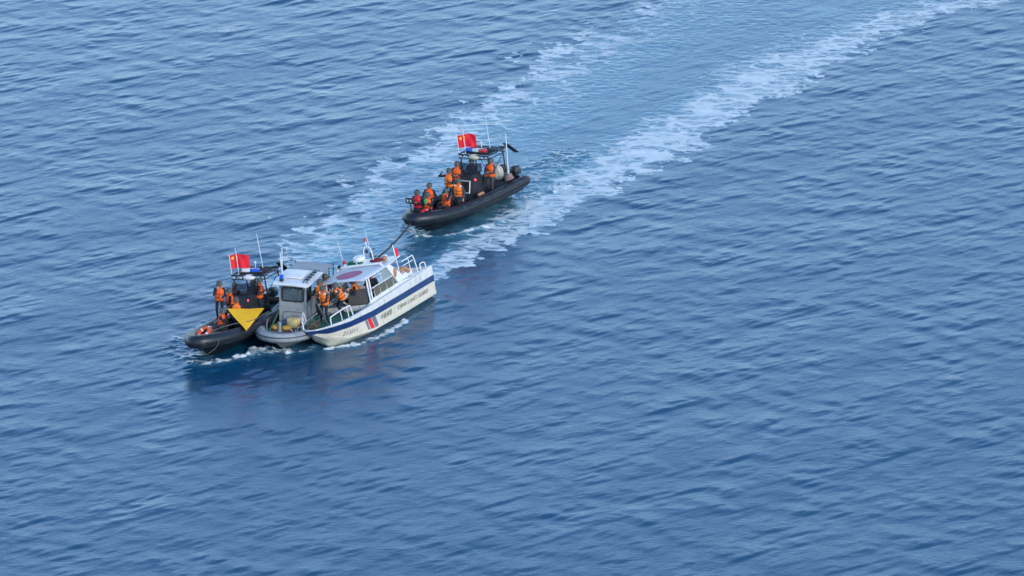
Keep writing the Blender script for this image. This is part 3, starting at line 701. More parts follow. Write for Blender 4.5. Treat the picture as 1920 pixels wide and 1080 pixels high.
    for k in range(6):
        r_ = 0.62 * k / 5
        rings.append([(-0.02 + r_ * math.cos(a), r_ * 1.05 * math.sin(a), rz(-0.02 + r_ * math.cos(a), r_ * 1.05 * math.sin(a)) + 0.012) for a in np.linspace(0, 2 * PI, 41)])
    MB().grid(rings).build('red_circle', 'maroon', roof)
    MB().tube(crom([(-1.12, -1.28, 2.56), (-1.16, -1.24, 2.70), (-1.16, -1.05, 2.76), (-1.26, 0.85, 2.76), (-1.26, 1.08, 2.72), (-1.2, 1.22, 2.58)], 4), 0.06, 8).build('roof_arch', 'whitepaint', roof)
    MB().sheet([[(x, y, 2.62 + 0.03 * (1 - (y / 1.2) ** 2)) for y in np.linspace(-1.2, 1.2, 7)] for x in (-1.7, -2.3, -2.95)], -0.04).build('aft_visor', 'white', roof)
    MB().tube([(0.7, 1.24, 2.50), (-1.7, 1.30, 2.57), (-2.95, 1.22, 2.62)], 0.03, 6).build('roof_edge_rail', 'whitepaint', roof)
    MB().box((-1.55, 0.12, 2.70), (0.10, 0.7, 0.04), None, 0.01).build('roof_hatch', 'greydark', roof)
    # gear on the roof
    br = MB().tube([(-1.75, -0.28, 2.68), (-1.75, -0.28, 2.94)], 0.03, 6).tube([(-1.75, 0.18, 2.68), (-1.75, 0.18, 2.94)], 0.03, 6).box((-1.75, -0.05, 2.95), (0.3, 0.6, 0.03)).build('radar_bracket', 'whitepaint', root)
    MB().lathe([(0.05, -0.02), (0.28, 0.0), (0.31, 0.06), (0.30, 0.15), (0.22, 0.22), (0.05, 0.24)], (-1.75, -0.08, 2.98)).build('radar_dome', 'whitepaint', root)
    MB().tube(crom([(-2.1, 0.02, 2.66), (-2.12, 0.02, 3.25), (-2.13, 0.10, 3.46), (-2.14, 0.24, 3.52), (-2.13, 0.38, 3.46), (-2.12, 0.46, 3.25), (-2.1, 0.46, 2.66)], 4), 0.032, 8).build('mast_hoop', 'whitepaint', root)
    MB().tube([(-2.14, 0.24, 3.52), (-2.14, 0.24, 3.80)], 0.03, 6).build('mast_stub', 'whitepaint', root)
    MB().lathe([(0.05, 0), (0.075, 0.02), (0.075, 0.13), (0.03, 0.17)], (-2.14, 0.24, 3.79)).build('mast_light', 'redlens', root)
    MB().ell((-2.12, 0.2, 3.30), (0.08, 0.07, 0.1)).build('horn', 'blackmetal', root)
    MB().ell((-2.2, 0.36, 3.05), (0.08, 0.09, 0.16)).build('siren', 'greydark', root)
    for k, (dy, dz) in enumerate(((0.62, 3.38), (0.64, 3.02))):
        MB().tube([(-2.12, 0.46, dz), (-2.12, dy, dz)], 0.012, 5).box((-2.12, dy, dz), (0.1, 0.08, 0.05), None, 0.01).build('signal_lamp', 'blackmetal', root)
    MB().ell((-2.25, 0.55, 2.78), (0.24, 0.38, 0.11)).build('red_gear_bag', 'darkred', root)
    MB().ell((-2.5, 0.85, 2.78), (0.14, 0.14, 0.12)).build('gear_bundle', 'tan', root)
    MB().box((-2.2, -0.62, 2.78), (0.35, 0.7, 0.18), None, 0.04).build('gear_case', 'green', root)
    for (x, y, h_) in ((-1.7, -0.95, 1.45), (-3.0, -0.1, 1.55)):
        MB().tube([(x, y, 2.62), (x - 0.02, y - 0.08, 2.62 + h_)], [0.02, 0.011], 6).build('antenna', 'antenna', root)
    MB().tube([(-1.62, -0.86, 2.66), (-1.62, -0.86, 2.92)], 0.05, 8).build('beacon_base', 'whitepaint', root)
    MB().lathe([(0.06, 0), (0.09, 0.03), (0.09, 0.13), (0.03, 0.18)], (-1.62, -0.86, 2.9)).build('beacon_light', 'redlens', root)
    MB().box((-1.52, -1.12, 2.82), (0.16, 0.14, 0.16), None, 0.04).tube([(-1.52, -1.12, 2.66), (-1.52, -1.12, 2.76)], 0.03, 6).build('search_light', 'blackmetal', root)
    MB().box((-2.75, 0.72, 2.78), (0.14, 0.24, 0.2), None, 0.02).build('loudhailer', 'whitepaint', root)
    # stern staff with small red flag
    MB().tube([(-2.95, 1.0, 1.5), (-2.92, 0.98, 3.22)], 0.028, 6).build('flagstaff', 'whitepaint', root)
    MB().ell((-2.92, 0.98, 3.26), (0.06, 0.06, 0.06)).build('staff_finial', 'blackmetal', root)
    add_flag(root, (-2.94, 0.99, 2.98), 0.20, 0.40, (-0.75, 0.3, 0), False, 0.5)
    # rails: bow pulpits and aft cockpit
    def rail(pts, posts, name='guard_rail'):
        rl = MB().tube(crom(pts, 4), 0.030, 8).build(name, 'whitepaint', root)
        for a, b_ in posts: MB().tube([a, b_], 0.022, 6).build('stanchion', 'whitepaint', rl)
    rail([(3.95, 0.84, 1.22), (3.92, 0.84, 1.56), (3.78, 0.90, 1.66), (2.75, 1.22, 1.80), (2.60, 1.24, 1.68), (2.52, 1.25, 1.28)],
         [((3.35, 1.12, 1.26), (3.35, 1.10, 1.74)), ((2.85, 1.2, 1.26), (2.85, 1.2, 1.79))])
    rail([(4.15, -0.6, 1.2), (4.12, -0.6, 1.56), (3.98, -0.68, 1.64), (3.1, -1.1, 1.78), (2.95, -1.14, 1.66), (2.88, -1.16, 1.26)],
         [((3.7, -0.9, 1.22), (3.7, -0.88, 1.72)), ((3.3, -1.02, 1.24), (3.3, -1.02, 1.76))])
    for s_ in (1, -1):
        rail([(-3.05, s_ * 1.18, 2.30), (-4.0, s_ * 1.18, 2.30), (-4.22, s_ * 1.18, 2.2), (-4.32, s_ * 1.2, 1.42)],
             [((-3.7, s_ * 1.2, 1.42), (-3.7, s_ * 1.18, 2.30)), ((-3.05, s_ * 1.18, 2.08), (-4.1, s_ * 1.18, 2.08))], 'aft_rail')
        rail([(-4.62, s_ * 1.2, 1.4), (-4.64, s_ * 1.2, 1.66), (-4.78, s_ * 1.2, 1.72), (-5.1, s_ * 1.2, 1.66), (-5.15, s_ * 1.2, 1.4)], [], 'stern_rail')
    MB().box((-3.75, 0.55, 1.36), (0.9, 0.9, 0.62), None, 0.08).build('aft_locker', 'white', root)
    MB().box((-3.9, 0.0, 1.12), (1.6, 2.2, 0.5), None, 0.06).build('engine_box', 'white', root)
    MB().box((-0.6, 0.0, 1.1), (0.5, 1.6, 0.5), None, 0.05).build('cabin_seat', 'deckblack', root)
    # writing on the port side, reading from bow to stern
    def decal(body, size, x0_, z0_, slope, name, shear=0.15, sx=1.0):
        v_, f_ = text_mesh(body, size, 0.0)
        par_ = list(range(len(v_)))
        def find(i):
            while par_[i] != i: par_[i] = par_[par_[i]]; i = par_[i]
            return i
        for f in f_:
            for i in f[1:]: par_[find(i)] = find(f[0])
        comp = {}
        for f in f_: comp.setdefault(find(f[0]), []).append(f)
        spans = sorted([min(v_[i].x for f in fs for i in f), max(v_[i].x for f in fs for i in f), fs] for fs in comp.values())
        chars = []
        for lo, hi, fs in spans:                        # strokes that overlap sideways belong to one character
            if chars and lo < chars[-1][1] - 0.002: chars[-1][1] = max(hi, chars[-1][1]); chars[-1][2] += fs
            else: chars.append([lo, hi, list(fs)])
        for lo, hi, fs in chars:
            used = sorted({i for f in fs for i in f}); mp_ = {i: k for k, i in enumerate(used)}; out = []
            for i in used:
                p = v_[i]; px_ = p.x + p.y * shear
                x = x0_ - px_ * sx; z = z0_ + p.y + px_ * sx * slope
                out.append((x, side(x, z) + 0.018, z))
            MB().add(out, [tuple(mp_[i] for i in f) for f in fs]).build(name, 'letter', root, smooth=False)
    decal('21551-1', 0.29, 3.18, 0.46, -0.062, 'hull_digit')
    decal('中国海警', 0.28, 0.28, 0.36, -0.025, 'hull_letter', 0.1)
    decal('CHINA COAST GUARD', 0.275, -1.42, 0.34, -0.02, 'hull_letter', 0.12, 1.06)
    def bar(xa, wdt, cm, name):
        rows = []
        for t in np.linspace(0, 1, 4):
            x = xa - 0.26 * (1 - t); z0_, z1_ = 0.16, zb(xa) - 0.01
            z = z0_ + (z1_ - z0_) * t
            rows.append([(x, side(x, z) + 0.018, z), (x - wdt, side(x - wdt, z) + 0.018, z)])
        MB().grid(rows).build(name, cm, root)
    bar(1.62, 0.05, 'stripe', 'emblem_bar'); bar(1.53, 0.04, 'stripe', 'emblem_bar'); bar(1.43, 0.26, 'red', 'emblem_bar')
    for k in range(4): bar(1.10 - 0.095 * k, 0.05, 'stripe', 'emblem_bar')
    for ch in root.children:
        k_ = ch.name.split('.')[0]
        if k_ in ('radar_bracket', 'radar_dome', 'mast_hoop', 'mast_stub', 'mast_light', 'horn', 'siren', 'signal_lamp', 'red_gear_bag', 'gear_bundle', 'gear_case', 'antenna', 'beacon_base', 'beacon_light', 'search_light', 'loudhailer'): ch.location.x += 0.38
    return root
boatC = make_white_boat()

# ------------------------------------------------------------------ grey cabin boat in the middle of the raft
def make_grey_boat():
    root = empty('cabin_boat', BOAT['D']); tag(root, 'grey cabin boat with rounded collar between black inflatable and white boat', 'boat')
    half = [(-4.0, 1.28, 0.62), (-2, 1.30, 0.62), (0.5, 1.30, 0.64), (2.2, 1.24, 0.68), (3.2, 1.06, 0.74), (3.85, 0.70, 0.79), (4.12, 0.30, 0.81)]
    ctr = crom(half + [(4.18, 0, 0.815)] + [(x, -y, z) for x, y, z in half[::-1]], 6)
    # the collar: a D-shaped section swept round the boat
    prof = [(-0.16, 0.13), (0.06, 0.17), (0.20, 0.13), (0.27, 0.02), (0.27, -0.10), (0.20, -0.24), (0.05, -0.31), (-0.16, -0.30)]
    def sweep(pr, closed=True):
        rows = []
        for i, p in enumerate(ctr):
            t = ctr[min(i + 1, len(ctr) - 1)] - ctr[max(i - 1, 0)]; t.z = 0; t.normalize(); nrm = Vector((-t.y, t.x, 0))
            if nrm.dot(Vector((p.x - 0 if abs(p.y) < 0.8 else 0, p.y, 0))) < 0: nrm = -nrm
            rows.append([p + nrm * a + Vector((0, 0, b_)) for a, b_ in (pr + pr[:1] if closed else pr)])
        return rows
    col = MB().grid(sweep(prof)).build('collar', 'greytube', root, angle=50)
    for pr in ([(0.262, 0.06), (0.300, 0.045), (0.300, 0.0), (0.268, -0.015)], [(0.24, -0.17), (0.262, -0.19), (0.235, -0.23), (0.215, -0.21)]):
        MB().grid(sweep(pr)).build('rubbing_strake', 'greydark', col)
    MB().grid(sweep([(-0.10, 0.136), (-0.03, 0.17), (0.03, 0.185), (0.05, 0.175)])).build('collar_seam', 'grey', col)
    hx = [-4.0, -2, 0, 1.5, 2.6, 3.2, 3.7, 4.0]
    def sec(x):
        zk = ip(x, [-4, 1, 2.6, 3.4, 4.0], [-0.4, -0.4, -0.25, 0.0, 0.48]); yc = ip(x, [-4, 1, 2.6, 3.4, 4.0], [1.1, 1.1, 0.85, 0.55, 0.28]); zc = ip(x, [-4, 1, 2.6, 4.0], [0.05, 0.1, 0.22, 0.54])
        ysh = ip(x, [-4, 1, 2.6, 3.4, 4.0], [1.2, 1.2, 1.1, 0.8, 0.42])
        return [(x, 0, zk), (x, yc * 0.5, (zk + zc) / 2), (x, yc, zc), (x, yc + 0.04, zc + 0.03), (x, ysh, 0.56)]
    loft_hull(hx, sec, 'hull', 'grey', root)
    MB().grid([[(x, -y, 0.56), (x, y, 0.56)] for x, y in zip((-3.9, 0, 2, 3, 3.6, 3.95), (1.18, 1.2, 1.14, 0.96, 0.7, 0.45))]).build('deck', 'greydeck', root)
    # inner face of the bulwark above the deck
    # wheelhouse: front wall round a real window opening, sides, back
    hw = 0.66; xf, xb = 1.5, -0.5
    wh = empty('wheelhouse'); wh.parent = root
    def xface(z): return xf - 0.03 * (z - 0.56)
    wz0, wz1, wy0, wy1 = 1.74, 2.40, -0.53, 0.53
    for nm, (ya, yb, za, zb_) in (('front_wall', (-hw, hw, 0.56, wz0)), ('front_wall', (-hw, hw, wz1, 2.66)), ('front_wall', (-hw, wy0, wz0, wz1)), ('front_wall', (wy1, hw, wz0, wz1))):
        MB().prism([(xface(za), ya, za), (xface(za), yb, za), (xface(zb_), yb, zb_), (xface(zb_), ya, zb_)], (-0.05, 0, 0)).build(nm, 'grey', wh, smooth=False)
    fr = [(xface(wz0) + 0.01, wy0, wz0), (xface(wz0) + 0.01, wy1, wz0), (xface(wz1) + 0.01, wy1, wz1), (xface(wz1) + 0.01, wy0, wz1)]
    def rnd(q, r_=0.09):
        out = []
        for i in range(4):
            a, b_, c = Vector(q[i - 1]), Vector(q[i]), Vector(q[(i + 1) % 4])
            out += [b_ + (a - b_).normalized() * r_, b_ + ((a - b_).normalized() + (c - b_).normalized()) * r_ * 0.3, b_ + (c - b_).normalized() * r_]
        return out
    MB().tube(rnd(fr), 0.036, 6, closed=True).build('window_frame', 'blackmetal', wh)
    MB().prism([Vector(p) - Vector((0.03, 0, 0)) for p in fr], (-0.01, 0, 0)).build('windscreen', 'clear', wh, smooth=False)
    MB().tube([(xf + 0.01, 0.16, 1.66), (xf + 0.0, 0.28, 1.92)], 0.012, 5).build('wiper', 'blackmetal', wh)
    # lower front panel recess
    MB().tube(rnd([(xf + 0.006, -0.48, 0.75), (xf + 0.006, 0.56, 0.75), (xf - 0.002, 0.56, 1.22), (xf - 0.002, -0.48, 1.22)], 0.16), 0.014, 5, closed=True).build('panel_seam', 'greydark', wh)
    for s_ in (1, -1):
        y = s_ * hw
        for (xa, xb_, za, zb_) in ((xf, xb, 0.56, 1.68), (xf - 0.02, xf - 0.2, 1.68, 2.66), (xf - 0.78, xf - 0.92, 1.68, 2.66), (xb + 0.1, xb, 1.68, 2.66), (xf - 0.2, xf - 0.78, 2.4, 2.66)):
            MB().prism([(xa, y, za), (xb_, y, za), (xb_, y, zb_), (xa, y, zb_)], (0, -s_ * 0.05, 0)).build('side_wall', 'grey', wh, smooth=False)
        MB().prism([(xf - 0.2, y - s_ * 0.03, 1.68), (xf - 0.78, y - s_ * 0.03, 1.68), (xf - 0.78, y - s_ * 0.03, 2.4), (xf - 0.2, y - s_ * 0.03, 2.4)], (0, -s_ * 0.01, 0)).build('side_window', 'smoke', wh, smooth=False)
        MB().tube(rnd([(xf - 0.2, y + s_ * 0.01, 1.68), (xf - 0.78, y + s_ * 0.01, 1.68), (xf - 0.78, y + s_ * 0.01, 2.4), (xf - 0.2, y + s_ * 0.01, 2.4)]), 0.028, 6, closed=True).build('window_frame', 'blackmetal', wh)
        MB().tube([(xf - 0.3, y + s_ * 0.02, 1.2), (xf - 0.3, y + s_ * 0.06, 1.22), (xf - 0.3, y + s_ * 0.06, 1.42), (xf - 0.3, y + s_ * 0.02, 1.44)], 0.018, 6).build('grab_handle', 'whitepaint', wh)
    MB().box((xb + 0.02, 0, 1.1), (0.05, 1.24, 1.08)).build('back_wall', 'grey', wh)
    MB().box((1.1, 0, 1.45), (0.5, 1.15, 0.3), None, 0.04).build('helm_dash', 'grey', wh)
    MB().box((0.25, -0.25, 1.3), (0.4, 0.4, 0.9), None, 0.06).build('helm_seat', 'deckblack', wh)
    # roof and the flat awning behind it
    rr = [[(x, y * k, 2.68 + 0.05 * (1 - (y / 0.95) ** 2) - dz) for y in np.linspace(-0.92, 0.92, 9)] for x, k, dz in ((1.92, 0.86, 0.06), (1.86, 0.95, 0.02), (1.6, 1, 0), (0.8, 1, 0), (0, 1, 0), (-0.5, 1, 0.02))]
    rf = MB().sheet(rr, -0.06).build('roof', 'whitepaint', root)
    MB().box((0.55, -0.1, 2.79), (1.1, 0.95, 0.07), None, 0.03).build('roof_hatch', 'whitepaint', rf)
    for y in (0.55, 0.72):
        MB().tube(crom([(1.5, y, 2.70), (1.3, y, 2.80), (-0.3, y, 2.80), (-0.45, y, 2.70)], 3), 0.022, 6).build('roof_rail', 'blackmetal', rf)
    for x in (1.2, 0.8, 0.4, 0.0):
        MB().box((x, 0.64, 2.80), (0.16, 0.22, 0.06), None, 0.02).build('rail_clamp', 'blackmetal', rf)
    aw = MB().sheet([[(x, y, 2.62 + 0.04 * (1 - (y / 0.95) ** 2) + 0.01 * math.sin(5 * x)) for y in np.linspace(-0.95, 1.05, 7)] for x in (-0.55, -0.9, -1.3, -1.7, -1.95)], -0.03).build('awning', 'grey', root)
    for x in (-1.2, -1.9):
        for y in (-0.9, 1.0): MB().tube([(x, y, 0.6), (x, y, 2.69)], 0.028, 6).build('awning_post', 'blackmetal', aw)
    lt = MB().lathe([(0.10, 0), (0.11, 0.02), (0.11, 0.10), (0.10, 0.12)], (1.55, -0.52, 2.74)).build('beacon_base', 'blackmetal', root)
    MB().lathe([(0.105, 0), (0.11, 0.02), (0.10, 0.16), (0.06, 0.19)], (1.55, -0.52, 2.87)).build('beacon_light', 'bluelens', root)
    MB().tube([(1.2, -0.6, 2.7), (1.2, -0.6, 4.25)], [0.034, 0.022], 8).build('antenna', 'antenna', root)
    # foredeck: bollard, low rail, handles
    MB().lathe([(0.13, 0), (0.13, 0.02), (0.085, 0.03), (0.085, 0.42), (0.095, 0.44)], (2.55, -0.32, 0.56)).build('bollard', 'steel', root)
    MB().tube(crom([(1.5, -0.98, 0.98), (2.4, -0.98, 0.98), (3.2, -0.76, 1.02)], 4), 0.022, 6).build('bow_rail', 'grey', root)
    MB().tube(crom([(1.5, 0.98, 0.98), (2.4, 0.98, 0.98), (3.2, 0.76, 1.02)], 4), 0.022, 6).build('bow_rail', 'grey', root)
    for s_ in (1, -1):
        for x, y in ((1.5, 0.98), (2.4, 0.98), (3.2, 0.76)): MB().tube([(x, s_ * y, 0.6), (x, s_ * y, 0.99)], 0.018, 6).build('rail_post', 'grey', root)
    for (x, y) in ((2.6, 0.35), (2.75, 0.62)):
        MB().tube([(x, y, 0.56), (x + 0.1, y - 0.08, 0.76)], 0.022, 6).build('deck_cleat', 'whitepaint', root)
    en = MB().box((-4.25, 0, 1.0), (0.6, 0.5, 0.55), None, 0.12, (0.85, 0.85)).build('outboard_engine', 'engine', root)
    MB().box((-4.2, 0, 0.35), (0.24, 0.2, 0.9), None, 0.05).build('engine_leg', 'engine', en)
    return root
boatD = make_grey_boat()

# ------------------------------------------------------------------ people: one continuous body each, with vest and helmet as clothing
def ik(a, b, l1, l2, pole):
    a = Vector(a); b = Vector(b); d = b - a; L = d.length
    L2 = min(L, (l1 + l2) * 0.995); t = d / max(L, 1e-6); b = a + t * L2
    x = (l1 * l1 - l2 * l2 + L2 * L2) / (2 * L2); h = math.sqrt(max(l1 * l1 - x * x, 0))
    p = Vector(pole); p = p - t * p.dot(t); p.normalize()
    return a + t * x + p * h, b
def person(label, boat, lpos, face, pelvis=0.93, lean=0, side=0, hands=None, feet=None, headyaw=0, headpitch=0,
           vest='orange', top='navy', legs='navy', helmet=True, patches=False, scale=1.08, group=None, crown='helmet'):
    """lpos: where the feet stand, boat coordinates; face: heading relative to the bow (deg, to port positive)"""
    org = BOAT[boat] @ Vector(lpos)
    root = empty('person', Matrix.Translation(org) @ Matrix.Rotation(R(HEAD[boat] + face), 4, 'Z') @ Matrix.Scale(scale, 4))
    tag(root, label, 'person', group)
    Rt = (Matrix.Rotation(R(side), 3, 'X') @ Matrix.Rotation(R(lean), 3, 'Y'))
    hip = Vector((0, 0, pelvis)); up = Rt @ Vector((0, 0, 1)); fw_ = Rt @ Vector((1, 0, 0)); lf = Rt @ Vector((0, 1, 0))
    chest = hip + up * 0.30; neck = hip + up * 0.50
    Rh = Rt @ Matrix.Rotation(R(headyaw), 3, 'Z') @ Matrix.Rotation(R(headpitch - lean * 0.75), 3, 'Y')
    hb = neck + up * 0.06; hc = hb + Rh @ Vector((0.02, 0, 0.15))
    prim = []                                       # (a, b, ra, rb, material slot)
    S_SK, S_TOP, S_LEG, S_BOOT, S_EYE, S_HAIR = 0, 1, 2, 3, 4, 5
    def C(a, b, ra, rb, s): prim.append((Vector(a), Vector(b), ra, rb, s))
    C(hip - lf * 0.07, hip + lf * 0.07, 0.125, 0.125, S_LEG)
    C(hip + up * 0.05, chest, 0.135, 0.15, S_TOP); C(chest - lf * 0.07, chest + lf * 0.07, 0.125, 0.125, S_TOP)
    C(neck - lf * 0.13 - up * 0.05, neck + lf * 0.13 - up * 0.05, 0.075, 0.075, S_TOP)
    C(neck - up * 0.03, hb + Rh @ Vector((0, 0, 0.06)), 0.058, 0.055, S_SK)
    # head: skull, jaw, nose, ears, eyes
    H_ = lambda x, y, z: hb + Rh @ Vector((x, y, z))
    C(H_(-0.01, 0, 0.16), H_(0.015, 0, 0.155), 0.098, 0.088, S_SK); C(H_(0.03, 0, 0.065), H_(0.035, 0, 0.10), 0.058, 0.07, S_SK)
    C(H_(0.108, 0, 0.135), H_(0.125, 0, 0.108), 0.011, 0.017, S_SK)
    for s_ in (1, -1):
        C(H_(0.0, s_ * 0.096, 0.13), H_(-0.005, s_ * 0.098, 0.105), 0.02, 0.014, S_SK)
        C(H_(0.092, s_ * 0.034, 0.142), H_(0.092, s_ * 0.042, 0.142), 0.013, 0.012, S_EYE)
    C(H_(0.093, -0.018, 0.068), H_(0.093, 0.018, 0.068), 0.011, 0.011, S_EYE)
    C(H_(-0.035, 0, 0.185), H_(-0.03, 0, 0.16), 0.095, 0.09, S_HAIR)
    hands = hands or ((0.12, 0.25, 0.85), (0.12, -0.25, 0.85)); feet = feet or ((0.04, 0.13, 0), (-0.04, -0.13, 0))
    hand_pts = []
    for s_, hp, fp in ((1, hands[0], feet[0]), (-1, hands[1], feet[1])):
        sh = neck + lf * (s_ * 0.185) - up * 0.06
        el, wr = ik(sh, Vector(hp), 0.29, 0.27, Vector((-0.25, s_ * 0.55, -0.8)))
        C(sh, el, 0.068, 0.050, S_TOP); C(el, wr, 0.048, 0.036, S_TOP)
        d = (wr - el).normalized(); inn = Vector((0, -s_, 0)); inn = (inn - d * inn.dot(d)).normalized(); pn = d.cross(inn)
        if pn.z > 0: pn = -pn                       # the palm side
        pc = wr + d * 0.075
        C(wr, wr + d * 0.03, 0.027, 0.03, S_SK); C(pc - inn * 0.025, pc + inn * 0.025, 0.026, 0.026, S_SK)
        for k, (o_, L_) in enumerate(((0.034, 0.072), (0.011, 0.082), (-0.012, 0.076), (-0.034, 0.058))):
            a = pc + inn * o_ + d * 0.018; m_ = a + d * L_ * 0.55 + pn * L_ * 0.22; e = m_ + d * L_ * 0.25 + pn * L_ * 0.45
            C(a, m_, 0.0105, 0.0100, S_SK); C(m_, e, 0.0100, 0.009, S_SK)
        th = wr + d * 0.04 + inn * 0.035; C(th, th + d * 0.035 + inn * 0.03 + pn * 0.01, 0.013, 0.012, S_SK); C(th + d * 0.035 + inn * 0.03 + pn * 0.01, th + d * 0.06 + inn * 0.025 + pn * 0.03, 0.012, 0.010, S_SK)
        hand_pts.append(pc + d * 0.05 + pn * 0.03)
        hj = hip + lf * (s_ * 0.095) - up * 0.02; an = Vector(fp) + Vector((0, 0, 0.085))
        kn, an = ik(hj, an, 0.44, 0.42, Vector((1, s_ * 0.18, 0.15)))
        C(hj, kn, 0.092, 0.062, S_LEG); C(kn, an, 0.060, 0.044, S_LEG)
        fd = Vector((1, s_ * 0.2, 0)).normalized()
        C(an - Vector((0.02, 0, 0.035)), an - Vector((0.0, 0, 0.045)) + fd * 0.15, 0.046, 0.036, S_BOOT)
    mb = MB()
    for a, b, ra, rb, s_ in prim: mb.cap(a, b, ra, rb, 12)
    me0 = bpy.data.meshes.new('b'); me0.from_pydata(mb.v, [], mb.f)
    tmp = bpy.data.objects.new('b', me0); COL.objects.link(tmp)
    md = tmp.modifiers.new('r', 'REMESH'); md.mode = 'VOXEL'; md.voxel_size = 0.0142; md.use_smooth_shade = True
    sm = tmp.modifiers.new('s', 'SMOOTH'); sm.factor = 0.4; sm.iterations = 2
    dg = bpy.context.evaluated_depsgraph_get(); dg.update()
    me = bpy.data.meshes.new_from_object(tmp.evaluated_get(dg)); bpy.data.objects.remove(tmp); bpy.data.meshes.remove(me0)
    n = len(me.polygons); ctr = np.empty(n * 3); me.polygons.foreach_get('center', ctr); ctr = ctr.reshape(-1, 3)
    best = np.full(n, 9.0); slot = np.zeros(n, dtype=np.int32)
    for a, b, ra, rb, s_ in prim:
        a_ = np.array(a); d = np.array(b) - a_; L2 = max(d @ d, 1e-9); t = np.clip(((ctr - a_) @ d) / L2, 0, 1)
        dist = np.linalg.norm(ctr - a_ - t[:, None] * d, axis=1) - (ra + (rb - ra) * t)
        m_ = dist < best; best = np.where(m_, dist, best); slot = np.where(m_, s_, slot)
    for k in ('skin', top, legs, 'boot', 'eye', 'hair'): me.materials.append(M[k])
    me.polygons.foreach_set('material_index', slot); me.name = 'body'
    body = bpy.data.objects.new('body', me); COL.objects.link(body); body.parent = root
    # life vest: padded shell round the torso, open arm holes, collar behind the neck
    if vest:
        prof = [(-0.07, 0.165, 0.135), (-0.05, 0.192, 0.16), (0.02, 0.205, 0.172), (0.08, 0.20, 0.168), (0.10, 0.192, 0.160), (0.12, 0.203, 0.172), (0.22, 0.213, 0.182), (0.26, 0.206, 0.172), (0.29, 0.214, 0.180), (0.38, 0.205, 0.172), (0.45, 0.185, 0.145), (0.50, 0.13, 0.115), (0.53, 0.085, 0.085)]
        rows = []
        for z_, w_, d_ in prof:
            rows.append([hip + up * z_ + lf * (w_ * math.copysign(abs(math.sin(a)) ** 0.8, math.sin(a))) + fw_ * (d_ * math.copysign(abs(math.cos(a)) ** 0.8, math.cos(a)) + 0.005) for a in np.linspace(0, 2 * PI, 25)])
        vb = MB().grid(rows); vb.add(rows[0][:-1], [tuple(range(24))]); vb.add(rows[-1][:-1], [tuple(range(24))])
        vo = vb.build('life_vest', vest, root, angle=60)
        MB().tube([neck + up * 0.045 + lf * (0.085 * math.sin(a)) + fw_ * (0.10 * math.cos(a) - 0.005) + up * (0.03 if math.cos(a) < 0 else -0.015) for a in np.linspace(0.5, 2 * PI - 0.5, 14)], 0.032, 8).build('collar', vest, vo)
        for z_ in (0.10, 0.265):
            MB().tube([hip + up * z_ + lf * (0.208 * math.copysign(abs(math.sin(a)) ** 0.8, math.sin(a))) + fw_ * (0.176 * math.copysign(abs(math.cos(a)) ** 0.8, math.cos(a)) + 0.005) for a in np.linspace(0, 2 * PI, 21)[:-1]], 0.013, 4, closed=True).build('belt', 'strap', vo)
        MB().tube([hip + up * z_ + fw_ * d_ for z_, d_ in ((-0.05, 0.168), (0.1, 0.182), (0.3, 0.188), (0.45, 0.152))], 0.009, 4).build('zip', 'strap', vo)
        if patches:
            for s_ in (1, -1):
                MB().ell(neck + lf * (s_ * 0.135) - up * 0.005 + fw_ * 0.06, (0.075, 0.06, 0.035)).build('reflective_patch', 'reflect', vo)
    if helmet:
        hrows = []
        for (r_, z_) in ((0.135, 0.125), (0.137, 0.135), (0.127, 0.150), (0.126, 0.185), (0.115, 0.225), (0.088, 0.258), (0.045, 0.275), (0.004, 0.279)):
            hrows.append([hb + Rh @ Vector((r_ * 1.08 * math.cos(a) - 0.005 + (0.018 if r_ > 0.13 and math.cos(a) > 0 else 0), r_ * math.sin(a), z_ - (0.045 * (0.5 - 0.5 * math.cos(a)) if z_ < 0.155 else 0))) for a in np.linspace(0, 2 * PI, 21)])
        ho = MB().sheet(hrows, 0.006).build('helmet', crown, root, angle=60)
        MB().tube([H_(0.0, 0.11, 0.13), H_(0.045, 0.07, 0.03), H_(0.055, 0, 0.005), H_(0.045, -0.07, 0.03), H_(0.0, -0.11, 0.13)], 0.008, 4).build('chin_strap', 'strap', ho)
    mw = root.matrix_world
    return root, [mw @ Vector(p) for p in hand_pts], mw
def relax(z=0.0): return ((0.10, 0.27, 0.80 + z), (0.10, -0.27, 0.80 + z))
SIT = dict(pelvis=0.50, feet=((0.42, 0.14, 0.0), (0.40, -0.14, 0.0)))
DA = 0.45                                            # deck height of the black boats
# far black boat
pA1, hA1, _ = person('crew member at the very bow of the rear black boat, behind a black monitor', 'A', (3.05, -0.40, DA), 15, hands=((0.42, 0.10, 1.0), (0.42, -0.12, 1.0)), lean=12, pelvis=0.72, feet=((0.05, 0.16, 0), (-0.25, -0.14, 0)), vest='redbag', headpitch=8)
pA2, hA2, _ = person('crouching crew member holding a green pouch in the rear black boat', 'A', (2.80, 0.02, DA), 25, pelvis=0.58, lean=14, feet=((0.28, 0.16, 0), (0.05, -0.16, 0)), hands=((0.34, 0.05, 0.92), (0.34, -0.10, 0.86)), headpitch=15)
pA3, hA3, _ = person('crew member sitting upright behind the one with the green pouch', 'A', (2.2, -0.28, DA), 20, pelvis=0.80, lean=6, feet=((0.16, 0.15, 0), (0.02, -0.15, 0)), hands=((0.30, 0.24, 0.92), (0.33, -0.20, 0.95)))
pA4, hA4, _ = person('seated crew member raising a black camera in the rear black boat', 'A', (1.95, 0.55, DA), 12, pelvis=0.52, lean=6, feet=((0.36, 0.16, 0), (0.30, -0.16, 0)), hands=((0.28, 0.07, 1.10), (0.28, -0.09, 1.08)))
